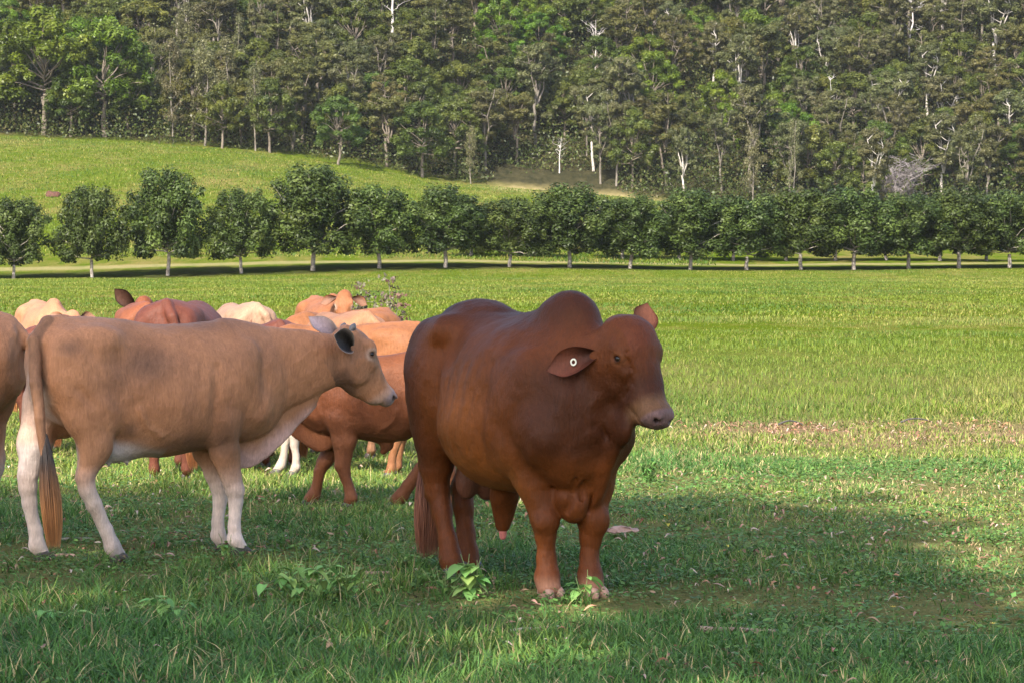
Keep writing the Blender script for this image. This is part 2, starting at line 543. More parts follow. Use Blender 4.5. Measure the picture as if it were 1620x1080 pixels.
# ------------------------------------------------------------------ the bull
def build_bull():
    s = Sculpt()
    X = np.array([-1.36, -1.30, -1.18, -1.02, -0.85, -0.62, -0.40, -0.18, 0.02, 0.16, 0.27, 0.33])
    top = np.array([1.12, 1.30, 1.45, 1.505, 1.49, 1.445, 1.43, 1.44, 1.42, 1.34, 1.20, 1.05])
    bot = np.array([0.98, 0.86, 0.75, 0.66, 0.58, 0.525, 0.52, 0.53, 0.54, 0.56, 0.66, 0.85])
    wid = np.array([0.04, 0.22, 0.30, 0.325, 0.34, 0.39, 0.405, 0.37, 0.30, 0.26, 0.20, 0.06])
    mid = bot + (top - bot)*0.47
    s.loft((0, 0, 0), (1, 0, 0), (0, 0, 1), X, wid, top - mid, mid - bot, cu=mid, n=2.25, k=0.08)
    s.ell((-0.50, 0, 0.86), (0.48, 0.42, 0.33), 0.1)                       # barrel
    s.ell((-0.04, 0.03, 1.37), (0.23, 0.165, 0.215), 0.05, (1, 0, 0.12))   # hump
    s.ell((-0.22, 0.0, 1.36), (0.28, 0.10, 0.12), 0.08)
    for e in (-1, 1):
        s.ell((-0.06, 0.25*e, 1.00), (0.17, 0.10, 0.30), 0.07, (1, 0, -0.35))    # shoulder blade
        s.ell((0.10, 0.21*e, 0.86), (0.15, 0.11, 0.17), 0.06)                    # point of shoulder
        s.ell((-0.14, 0.24*e, 0.78), (0.13, 0.085, 0.14), 0.06)                  # triceps
        s.ell((-1.06, 0.23*e, 1.11), (0.27, 0.15, 0.31), 0.10, (1, 0, 0.3))     # haunch
        s.ell((-1.10, 0.23*e, 0.86), (0.17, 0.115, 0.24), 0.07)                  # thigh
        s.ell((-0.88, 0.25*e, 1.365), (0.11, 0.08, 0.07), 0.10)                   # hook bone
        s.ell((-1.27, 0.13*e, 1.27), (0.06, 0.05, 0.06), 0.06)                   # pin bone
        s.ell((-1.0, 0.0, 1.42), (0.22, 0.13, 0.07), 0.08)
        s.ell((-0.70, 0.30*e, 1.44), (0.10, 0.07, 0.07), 0.12, op='-')
        s.ell((-0.72, 0.36*e, 1.30), (0.09, 0.08, 0.11), 0.09, op='-')           # hollow before the hip
        s.groove([(-0.84, 0.34*e, 1.25), (-0.84, 0.37*e, 0.95), (-0.93, 0.34*e, 0.68)], 0.04, 0.045)
        s.groove([(-0.24, 0.37*e, 1.25), (-0.25, 0.40*e, 0.95), (-0.27, 0.38*e, 0.70)], 0.045, 0.036)
        s.groove([(-0.02, 0.27*e, 1.22), (0.04, 0.29*e, 1.0), (-0.03, 0.28*e, 0.80)], 0.03, 0.02)
        s.groove([(0.14, 0.12*e, 0.88), (0.12, 0.12*e, 0.74), (0.07, 0.11*e, 0.58)], 0.024, 0.05)
    # neck
    s.loft((-0.02, 0.0, 1.12), (0.40, 0.12, 0.16), (0, 0, 1), [-0.05, 0.1, 0.22, 0.34, 0.44],
           [0.23, 0.205, 0.18, 0.155, 0.10], [0.30, 0.27, 0.22, 0.16, 0.10], [0.40, 0.36, 0.30, 0.24, 0.12], n=2.1, k=0.08)
    # dewlap: from the throat to the brisket
    s.loft((0.0, 0.03, 0), (1, 0.22, 0), (0, 0, 1), [-0.02, 0.10, 0.22, 0.34, 0.44, 0.52],
           [0.13, 0.125, 0.085, 0.065, 0.05, 0.03], [0.2, 0.3, 0.3, 0.25, 0.16, 0.05],
           [0.30, 0.40, 0.34, 0.22, 0.13, 0.05], cu=[0.80, 0.80, 0.86, 0.95, 1.0, 1.02], n=2.0, k=0.05)
    s.ell((0.12, -0.025, 0.49), (0.09, 0.07, 0.11), 0.04); s.ell((0.15, 0.05, 0.52), (0.05, 0.035, 0.06), 0.03); s.ell((0.10, -0.085, 0.53), (0.06, 0.035, 0.06), 0.025)
    s.ell((0.40, 0.10, 0.90), (0.09, 0.045, 0.10), 0.04)                    # brisket
    for i, (y, zz) in enumerate(((-0.05, 0.45), (0.0, 0.44), (0.06, 0.46), (0.10, 0.5))):
        s.groove([(0.24, y, 0.80), (0.22, y*1.1-.02, 0.62), (0.16, y*1.05-.03, zz)], 0.014, 0.034)
    s.groove([(0.33, -0.02, 0.90), (0.33, 0.10, 0.82), (0.33, 0.2, 0.88)], 0.018, 0.03)
    s.groove([(0.10, -0.20, 0.78), (0.17, -0.13, 0.83), (0.24, -0.05, 0.79)], 0.02, 0.03)
    s.groove([(0.10, 0.20, 0.80), (0.17, 0.15, 0.84), (0.24, 0.1, 0.80)], 0.02, 0.018)
    # legs
    s.chain([(-0.10, -0.21, 0.80, .125), (-0.04, -0.17, 0.60, .100), (0.02, -0.145, 0.40, .074)], 0.05, (1, .92, 1))
    s.chain([(0.022, -0.145, 0.40, .074), (0.02, -0.14, 0.315, .056), (0.025, -0.138, 0.20, .047), (0.04, -0.136, 0.115, .064), (0.06, -0.135, 0.055, .062)], 0.025)
    s.chain([(-0.02, 0.19, 0.80, .125), (0.05, 0.135, 0.60, .100), (0.10, 0.095, 0.40, .074)], 0.05, (1, .92, 1))
    s.chain([(0.10, 0.095, 0.40, .074), (0.095, 0.09, 0.315, .056), (0.10, 0.082, 0.20, .047), (0.12, 0.08, 0.115, .064), (0.135, 0.08, 0.055, .062)], 0.025)
    s.ell((0.06, -0.15, 0.395), (0.045, 0.07, 0.07), 0.02); s.ell((0.14, 0.095, 0.395), (0.045, 0.066, 0.075), 0.03)
    s.chain([(-1.10, -0.21, 0.80, .13), (-1.13, -0.20, 0.62, .095), (-1.13, -0.19, 0.46, .068), (-1.08, -0.19, 0.36, .058), (-1.0, -0.19, 0.20, .050), (-0.965, -0.19, 0.11, .060), (-0.94, -0.19, 0.05, .058)], 0.035, (1.12, .9, 1))
    s.chain([(-1.15, 0.19, 0.80, .13), (-1.28, 0.12, 0.62, .095), (-1.33, 0.07, 0.46, .068), (-1.29, 0.055, 0.36, .058), (-1.24, 0.045, 0.20, .050), (-1.22, 0.04, 0.11, .060), (-1.19, 0.04, 0.05, .058)], 0.035, (1.12, .9, 1))
    # sheath and scrotum
    s.chain([(-0.70, 0.0, 0.56, .09), (-0.74, 0.02, 0.46, .068), (-0.765, 0.03, 0.37, .046), (-0.77, 0.03, 0.30, .042)], 0.05)
    s.ell((-1.03, -0.055, 0.53), (0.062, 0.068, 0.11), 0.03); s.ell((-1.02, 0.06, 0.52), (0.062, 0.068, 0.11), 0.03)
    s.ell((-1.03, 0, 0.64), (0.07, 0.09, 0.09), 0.05)
    # tail
    s.chain([(-1.26, 0, 1.44, .045), (-1.36, 0, 1.36, .042), (-1.42, -0.01, 1.15, .034), (-1.43, -0.04, 0.85, .026), (-1.42, -0.06, 0.62, .022)], 0.03)
    # head
    O = np.array([0.325, 0.135, 1.368]); A = np.array([0.235, 0.072, -0.405]); U = np.array([1, 0.32, 0.4])
    hf, a, sd, u = add_head(s, O, A, U, 1.07, True)
    for e in (-1, 1):
        for k in range(3):
            s.groove([hf(0.115 - 0.024*k, e*0.05, 0.14), hf(0.10 - 0.024*k, e*0.095, 0.115), hf(0.13 - 0.024*k, e*0.128, 0.07)], 0.0085, 0.007)
        for k in range(3):
            s.groove([hf(0.20 + 0.03*k, e*0.11, 0.06), hf(0.25 + 0.03*k, e*0.10, 0.0), hf(0.27 + 0.03*k, e*0.10, -0.06)], 0.010, 0.008)
    for k in range(5):
        s.groove([(0.04 + 0.055*k, -0.235 + 0.035*k, 1.22), (0.03 + 0.06*k, -0.25 + 0.035*k, 1.05), (0.08 + 0.06*k, -0.19 + 0.03*k, 0.88)], 0.022, 0.026)
    for k in range(5):
        s.groove([(-0.22 - 0.10*k, -0.33 - 0.01*k, 1.2), (-0.24 - 0.10*k, -0.40, 0.95), (-0.27 - 0.1*k, -0.38, 0.75)], 0.030, 0.011)
    V, F = s.mesh(0.0082, 1, lump=0.026)
    # coat colour: natural dark areas, plus flank light and neck and rump shade painted in
    base = np.array([0.112, 0.030, 0.0060]); dark = np.array([0.022, 0.0065, 0.0035]); lite = np.array([0.27, 0.086, 0.018])
    x, y, z = V.T
    n = vnoise(V, 3.0, 3)[:, None]
    C = base*(0.85 + 0.3*n)
    wdark = np.clip(sstep(-0.1, 0.25, x)*sstep(1.3, 1.1, z)*sstep(0.66, 0.80, z)*0.6 + sstep(1.32, 1.52, z)*sstep(0.35, 0.2, x)*0.5 + sstep(-0.92, -1.15, x)*sstep(0.5, 0.65, z)*0.6, 0, 1)[:, None]
    C = C*(1 - wdark) + dark*wdark
    wl = np.clip(sstep(0.85, 0.6, z)*sstep(-0.95, -0.6, x)*sstep(0.1, -0.1, x)*0.6 + np.exp(-((x + 0.50)**2/0.09 + (z - 0.92)**2/0.07))*0.6, 0, 1)[:, None]
    wl = wl*(1 - (sstep(0.56, 0.48, z)*(np.abs(y - 0.02) < 0.14)*(x < -0.5)))[:, None]
    C = C*(1 - wl) + lite*wl
    fet = (sstep(0.14, 0.05, z)*(x > -0.3))[:, None]*0.6
    C = C*(1 - fet) + np.array([0.42, 0.22, 0.15])*fet
    Q = V - O; t = Q @ unit(A); uu = Q @ u; ss = Q @ sd
    inh = ((Q**2).sum(1) < 0.62**2)*(np.abs(ss) < 0.12)*(uu > -0.15)
    mz = (sstep(0.395, 0.44, t)*inh*sstep(0.12, 0.10, np.abs(ss)))[:, None]
    # pale hair round the muzzle, dark pink-grey nose
    pale = (sstep(0.36, 0.44, t + 0.05*(n[:, 0] - 0.5))*sstep(0.54, 0.48, t)*inh*sstep(-0.13, -0.06, uu))[:, None]*0.42
    C = C*(1 - pale) + np.array([0.30, 0.165, 0.085])*pale
    nose = (sstep(0.465, 0.49, t)*sstep(-0.045, -0.02, uu)*inh)[:, None]
    C = C*(1 - nose) + np.array([0.175, 0.105, 0.10])*nose
    nos = np.zeros(len(V))
    for e in (-1, 1):
        nos = np.maximum(nos, np.exp(-((V - hf(0.512, e*0.046, 0.026))**2).sum(1)/0.022**2))
    C = C*(1 - 0.9*nos[:, None])
    for c, r, nn in s.eye:
        d = np.sqrt(((V - c)**2).sum(1)); w = np.exp(-((d - 0.036)/0.010)**2)[:, None]*0.25
        C = C*(1 - w) + np.array([0.30, 0.13, 0.07])*w
        w = np.exp(-((d - 0.020)/0.006)**2)[:, None]*0.8; C = C*(1 - w)
    fh = (np.exp(-((t - 0.10)/0.12)**2)*sstep(0.05, 0.1, uu)*inh)[:, None]*0.35
    C = C*(1 - fh) + np.array([0.14, 0.036, 0.02])*fh
    x0 = (((x + 1.03)**2 + y**2 + (z - 0.52)**2) < 0.17**2) & (z < 0.62)
    C[x0] = C[x0]*0.6 + np.array([0.14, 0.075, 0.06])*0.4
    b = empty("bull", (0.286, 14.81, 0), R(-62))
    tag(b, "big humped dark red-brown bull with a white ring tag, standing before the herd", "bull")
    body = mesh_np("body", V, F, M_COAT, b, True, C)
    for c, r, nn in s.eye: add_eye(body, c, r*1.0, nn)
    oc = (0.12, 0.034, 0.018)
    eb = hf(0.078, -0.142, -0.070)
    r_ear = add_ear(body, eb, eb + np.array([-0.12, -0.24, -0.06]), np.array([0.85, -0.30, 0.25]), 0.14, (0.15, 0.046, 0.025), oc, 0.62, 0.09)
    eb2 = hf(0.035, 0.13, -0.03)
    add_ear(body, eb2, eb2 + np.array([-0.06, 0.10, 0.19]), np.array([0.9, -0.1, 0.35]), 0.14, (0.36, 0.13, 0.07), oc, 0.7, -0.05)
    # ring tag
    tl = bpy.data.meshes.new("ear_tag"); bm = bmesh.new()
    n1, n2 = 20, 8; vs = []
    for i in range(n1):
        for j in range(n2):
            A1 = 2*math.pi*i/n1; B1 = 2*math.pi*j/n2
            rr = 0.0125 + 0.0042*math.cos(B1)
            vs.append(bm.verts.new((rr*math.cos(A1), rr*math.sin(A1)*1.25, 0.0035*math.sin(B1))))
    for i in range(n1):
        for j in range(n2):
            bm.faces.new([vs[i*n2 + j], vs[((i+1) % n1)*n2 + j], vs[((i+1) % n1)*n2 + (j+1) % n2], vs[i*n2 + (j+1) % n2]])
    bm.to_mesh(tl); bm.free(); tl.materials.append(M_TAGW)
    for p in tl.polygons: p.use_smooth = True
    to = bpy.data.objects.new("ear_tag", tl); root_col.objects.link(to); to.parent = r_ear
    d = np.array([-0.12, -0.24, -0.06]); nn = unit(np.array([0.85, -0.30, 0.25]))
    to.location = Vector(eb + d*0.50 + np.array([0, 0, -0.012]) + nn*0.020)
    to.rotation_euler = Vector(nn + np.array([0.1, -0.3, 0.1])).to_track_quat('Z', 'Y').to_euler()
    for hx, hy, rz in ((0.065, -0.135, 0.05), (0.14, 0.08, 0.15), (-0.935, -0.19, 0), (-1.185, 0.04, 0)):
        add_hoof(b, hx, hy, 1.04, M_HOOF if hx > -0.3 else M_HOOFD, rz)
    pm = Sculpt(); pm.chain([(-0.77, 0.03, 0.285, .026), (-0.772, 0.03, 0.235, .019)], 0.01)
    PV, PF = pm.mesh(0.006, 1); mesh_np("sheath_tip", PV, PF, M_PINK, b, True)
    add_switch(b, (-1.40, -0.09, 0.80), (-1.33, -0.15, 0.10), 0.07, 900, (0.10, 0.032, 0.018), (0.20, 0.075, 0.04), 3)
    return b

# ------------------------------------------------------------------ cows, heifers, steers
COW = dict(
    X=[-1.21, -1.17, -1.05, -0.85, -0.65, -0.42, -0.20, 0.05, 0.20, 0.30, 0.37],
    top=[1.22, 1.355, 1.41, 1.405, 1.39, 1.362, 1.366, 1.38, 1.34, 1.22, 1.05],
    bot=[1.0, 0.90, 0.80, 0.72, 0.60, 0.585, 0.615, 0.65, 0.68, 0.74, 0.85],
    wid=[0.10, 0.20, 0.235, 0.245, 0.265, 0.305, 0.285, 0.215, 0.175, 0.13, 0.05])

def leg_pts(kind, dx=0.0, y=0.14, fwd=0.0, r=1.0, hy=None):
    """joint chain of one leg; fwd = how far the foot reaches forward; y = side offset at the foot"""
    e = 1 if y > 0 else -1; ay = abs(y); hy = ay if hy is None else hy
    if kind == 'f':
        return [(-0.10 + dx, 0.155*e, 0.80, .105*r), (-0.07 + dx + fwd*0.3, 0.14*e, 0.60, .072*r), (-0.005 + dx + fwd*0.55, ay*e, 0.385, .052*r),
                (0.0 + dx + fwd*0.7, ay*e, 0.31, .041*r), (-0.01 + dx + fwd*0.85, ay*e, 0.17, .035*r), (-0.005 + dx + fwd*0.95, ay*e, 0.095, .044*r), (0.03 + dx + fwd, ay*e, 0.045, .040*r)]
    return [(-0.92 + dx, 0.165*e, 0.86, .125*r), (-0.94 + dx + fwd*0.1, 0.165*e, 0.66, .082*r), (-0.99 + dx + fwd*0.25, ay*e, 0.50, .054*r), (-0.985 + dx + fwd*0.35, ay*e, 0.44, .052*r),
            (-0.96 + dx + fwd*0.55, ay*e, 0.34, .043*r), (-0.92 + dx + fwd*0.8, ay*e, 0.18, .037*r), (-0.91 + dx + fwd*0.95, ay*e, 0.09, .045*r), (-0.88 + dx + fwd, ay*e, 0.045, .041*r)]

def coat_paint(V, pal, markings=None):
    x, y, z = V.T
    n = vnoise(V, 3.5, 3); n2 = vnoise(V + 5, 1.6, 2)
    C = np.array(pal['base'])*(0.84 + 0.32*n)[:, None]
    w = (np.clip((n2 - 0.5)*3.0, 0, 1)*0.35)[:, None]
    C = C*(1 - w) + np.array(pal['dark'])*w
    w = (sstep(0.95, 0.55, z)*0.5)[:, None]*pal.get('belly', 0.5)
    C = C*(1 - w) + np.array(pal['lite'])*w
    sk = pal.get('socks')
    if sk is not None:
        h = pal.get('sock_h', 0.5)
        w = (sstep(h + 0.12, h - 0.14, z + 0.12*(n - 0.5))*(x > pal.get('sock_x', -9)))[:, None]*pal.get('sock_w', 0.9)
        C = C*(1 - w) + np.array(sk)*(0.85 + 0.3*n)[:, None]*w
    return C

TAILP = [(-1.13, -0.03, 1.38, .042), (-1.23, -0.09, 1.28, .041), (-1.25, -0.16, 1.05, .038), (-1.24, -0.195, 0.85, .031), (-1.215, -0.205, 0.62, .023)]
def build_cow(name, label, loc, rz, pal, sc=1.0, head=None, legs=None, prof=None, h=0.012, dewlap=1.0, udder=False,
              group="cattle standing in the herd", category="cow", tail='hang', extra=None, horn=False, sheath=False, fat=1.0, earpose=None, hoofm=None, eyes=True, hump=0.0):
    """head: dict(poll=(x,y,z), dir=(..), up=(..)) in the animal's own frame"""
    s = Sculpt(); p = prof or COW
    X = np.array(p['X'], float); top = np.array(p['top'], float); bot = np.array(p['bot'], float); wid = np.array(p['wid'], float)*fat
    mid = bot + (top - bot)*0.48
    s.loft((0, 0, 0), (1, 0, 0), (0, 0, 1), X, wid, top - mid, mid - bot, cu=mid, n=2.15, k=0.07)
    for e in (-1, 1):
        s.ell((-0.03, 0.17*e, 1.02), (0.12, 0.075, 0.27), 0.06, (1, 0, -0.4))      # shoulder blade
        s.ell((0.13, 0.13*e, 0.88), (0.10, 0.07, 0.12), 0.05)                      # point of shoulder
        s.ell((-0.11, 0.16*e, 0.80), (0.10, 0.065, 0.13), 0.05)
        s.ell((-0.98, 0.165*e, 1.10), (0.19, 0.10, 0.25), 0.07, (1, 0, 0.3))       # rump muscle
        s.ell((-0.95, 0.175*e, 0.90), (0.15, 0.09, 0.20), 0.06)                    # thigh
        s.ell((-0.80, 0.175*e, 0.86), (0.08, 0.05, 0.10), 0.05)                    # stifle
        s.ell((-0.84, 0.185*e, 1.285), (0.08, 0.055, 0.055), 0.11)                 # hook bone
        s.ell((-1.16, 0.10*e, 1.27), (0.05, 0.04, 0.045), 0.04)                    # pin bone
        s.ell((-0.68, 0.31*e, 1.20), (0.09, 0.05, 0.11), 0.08, op='-')            # hollow flank
        s.groove([(-0.76, 0.27*e, 1.15), (-0.70, 0.29*e, 0.98), (-0.68, 0.27*e, 0.80)], 0.03, 0.02)
        s.groove([(-0.66, 0.27*e, 0.88), (-0.62, 0.26*e, 0.78), (-0.52, 0.24*e, 0.72)], 0.022, -0.014)
        s.groove([(-1.02, 0.25*e, 1.0), (-0.90, 0.27*e, 0.86), (-0.86, 0.25*e, 0.74)], 0.03, 0.012)
        s.groove([(0.10, 0.19*e, 1.22), (0.11, 0.20*e, 1.0), (0.06, 0.2*e, 0.82)], 0.025, -0.006)
        s.groove([(0.17, 0.17*e, 1.22), (0.17, 0.17*e, 1.0), (0.12, 0.19*e, 0.85)], 0.03, 0.007)
        s.groove([(-0.18, 0.26*e, 1.1), (-0.20, 0.27*e, 0.9), (-0.17, 0.24*e, 0.70)], 0.035, 0.014)
        for k in range(4):
            s.groove([(-0.27 - 0.085*k, 0.27*e, 1.18), (-0.30 - 0.09*k, 0.33*e, 0.98), (-0.28 - 0.08*k, 0.30*e, 0.8)], 0.022, 0.006)
    if hump: s.ell((0.02, 0, 1.36), (0.17, 0.08, 0.06 + hump), 0.05)
    # neck towards the head
    hd = head or {}
    poll = np.array(hd.get('poll', (0.80, 0.0, 1.27)), float); A = np.array(hd.get('dir', (0.29, 0, -0.42)), float); U = np.array(hd.get('up', (0.82, 0, 0.57)), float)
    A = unit(A)
    hs = hd.get('size', 1.0)
    n0 = np.array([0.02, 0, 1.09]); n1 = poll + A*0.10*hs - unit(U - A*np.dot(U, A))*0.06
    ax = n1 - n0; L = np.linalg.norm(ax)
    s.loft(n0, ax, (0, 0, 1), [-0.03, L*0.25, L*0.5, L*0.75, L], [0.19, 0.135, 0.105, 0.09, 0.075],
           [0.28, 0.24, 0.205, 0.17, 0.115], [0.38, 0.33, 0.27, 0.21, 0.13], n=2.1, k=0.06)
    if dewlap:
        side = unit(np.array([ax[0], ax[1], 0.0]))
        t = np.array([-0.03, 0.06, 0.16, 0.26, 0.38, 0.5, 0.62])*(L/0.82)
        b = np.array([0.60, 0.50, 0.505, 0.555, 0.64, 0.75, 0.87])
        b = b + (1 - dewlap)*0.10 + np.clip((n1[2] - 1.18), -0.6, 0.2)*t/L
        ct = np.interp(t, [0, L], [0.95, n1[2] - 0.12])
        s.loft((0, 0, 0), side, (0, 0, 1), t, [0.06, 0.06, 0.045, 0.034, 0.026, 0.024, 0.03], np.full(7, 0.12), np.maximum(ct - b, 0.05), cu=ct, n=1.9, k=0.045)
        for k in range(4):
            xx = 0.10 + 0.055*k
            s.groove([side*xx + [0, 0.05, 0.80], side*(xx + 0.01) + [0, 0.045, 0.68], side*(xx + 0.0) + [0, 0.04, 0.56]], 0.010, 0.006)
            s.groove([side*xx + [0, -0.05, 0.80], side*(xx + 0.01) + [0, -0.045, 0.68], side*(xx + 0.0) + [0, -0.04, 0.56]], 0.010, 0.006)
    # legs
    lg = legs or dict(fr=dict(), fl=dict(), hr=dict(), hl=dict())
    feet = []
    for key, kind, sd_ in (('fr', 'f', -1), ('fl', 'f', 1), ('hr', 'h', -1), ('hl', 'h', 1)):
        d = dict(dx=0.0, y=0.13, fwd=0.0, r=1.0); d.update(lg.get(key, {}))
        pts = d.get('pts') or leg_pts(kind, d['dx'], d['y']*sd_, d['fwd'], d['r'])
        s.chain(pts[:3], 0.045, (1.1, 0.85, 1)); s.chain(pts[2:], 0.018)
        if kind == 'f': s.ell(np.array(pts[2][:3]) + [0.008, 0, 0], (0.034, 0.046, 0.055), 0.02)
        else: s.ell(np.array(pts[3][:3]) + [-0.028, 0, 0.035], (0.024, 0.022, 0.05), 0.02)
        feet.append((pts[-1][0] + 0.005, pts[-1][1], kind))
    if udder:
        s.ell((-0.72, 0, 0.66), (0.17, 0.13, 0.10), 0.06)
        for tx, ty in ((-0.66, 0.06), (-0.66, -0.06), (-0.77, 0.055), (-0.77, -0.055)):
            s.cap((tx, ty, 0.60), (tx + 0.005, ty, 0.555), 0.015, 0.010, 0.02)
    if sheath: s.chain([(-0.45, 0, 0.62, .06), (-0.5, 0, 0.56, .045), (-0.46, 0, 0.50, .03)], 0.04)
    if tail == 'hang':
        s.chain([(-1.02, 0, 1.385, .040), (-1.13, -0.02, 1.375, .042), (-1.215, -0.08, 1.29, .040)], 0.016)
        s.chain(TAILP, 0.007)
        tt = ((-1.215, -0.205, 0.76), (-1.175, -0.24, 0.13))
    elif tail:
        s.chain(tail, 0.02); tt = None
    else: tt = None
    hf, a, sd, u = add_head(s, poll, A, U, hs)
    if extra: extra(s)
    V, F = s.mesh(h, 2, lump=0.022)
    C = coat_paint(V, pal)
    Q = V - poll; t = Q @ a; uu = Q @ u; ss = Q @ sd
    inh = (t > 0)*(t < 0.56*hs)*(np.abs(ss) < 0.11*hs)*(np.abs(uu) < 0.24*hs)
    mz = (sstep(0.37*hs, 0.43*hs, t)*inh)[:, None]
    C = C*(1 - mz*0.55) + np.array(pal.get('muzzle', (0.45, 0.36, 0.30)))*mz*0.55
    ns = (sstep(0.425*hs, 0.45*hs, t)*sstep(-0.05*hs, -0.02*hs, uu)*inh)[:, None]
    C = C*(1 - ns*0.85) + np.array(pal.get('nose', (0.27, 0.19, 0.19)))*ns*0.85
    for e in (-1, 1):
        g = np.exp(-((V - hf(0.482*hs, e*0.043*hs, 0.024*hs))**2).sum(1)/(0.016*hs)**2)[:, None]
        C = C*(1 - 0.9*g)
    for c, r_, nn in s.eye:
        d = np.sqrt(((V - c)**2).sum(1)); w = np.exp(-((d - 0.034*hs)/0.012)**2)[:, None]*0.6
        C = C*(1 - w) + np.array(pal.get('eyering', (0.52, 0.40, 0.33)))*w
        w = np.exp(-((d - 0.022*hs)/0.006)**2)[:, None]*0.7
        C = C*(1 - w)
    if pal.get('fn'): C = pal['fn'](V, C, hf, t, uu, ss, inh)
    b = empty(name, loc, rz); b.scale = (sc,)*3
    tag(b, label, category, group)
    body = mesh_np("body", V, F, M_COAT, b, True, np.clip(C, 0, 1))
    if eyes:
        for c, r_, nn in s.eye: add_eye(body, c, r_, nn)
    ep = earpose or {}
    for e in (-1, 1):
        pr = ep.get(e, {})
        eb = hf((0.02 + pr.get('bt', 0))*hs, e*0.082*hs, (-0.02 + pr.get('bu', 0))*hs)
        tip = eb + (sd*e*pr.get('out', 0.20) - a*pr.get('back', 0.06) + u*pr.get('fw', -0.05) + np.array([0, 0, pr.get('z', 0.0)]))*hs
        add_ear(body, eb, tip, pr.get('n', u*0.9 + sd*e*0.25 - a*0.1), pr.get('w', 0.125)*hs, pr.get('inn', pal.get('earin', (0.30, 0.18, 0.14))), pal.get('earout', pal['base']), 0.62, pr.get('droop', 0.0), pal.get('earrim'))
    for x_, y_, kind in feet: add_hoof(b, x_, y_, 0.86, hoofm or M_HOOFD)
    if tt is not None: add_switch(b, tt[0], tt[1], 0.050, 800, pal.get('tail_top', (0.06, 0.045, 0.04)), pal.get('tail_bot', (0.50, 0.22, 0.08)), 5)
    if horn:
        hb = hf(-0.025, -0.055, 0.02)
        hm = Sculpt(); hm.chain([tuple(hb) + (0.022,), tuple(hb - sd*0.01 + u*0.025 - a*0.018) + (0.018,), tuple(hb - sd*0.01 + u*0.04 - a*0.026) + (0.010,)], 0.01)
        HV, HF = hm.mesh(0.005, 1); mesh_np("horn", HV, HF, M_HORN, body, True)
        hb = hf(-0.025, 0.055, 0.02)
        hm = Sculpt(); hm.chain([tuple(hb) + (0.022,), tuple(hb + sd*0.01 + u*0.025 - a*0.018) + (0.018,), tuple(hb + sd*0.01 + u*0.04 - a*0.026) + (0.010,)], 0.01)
        HV, HF = hm.mesh(0.005, 1); mesh_np("horn", HV, HF, M_HORN, body, True)
    return b

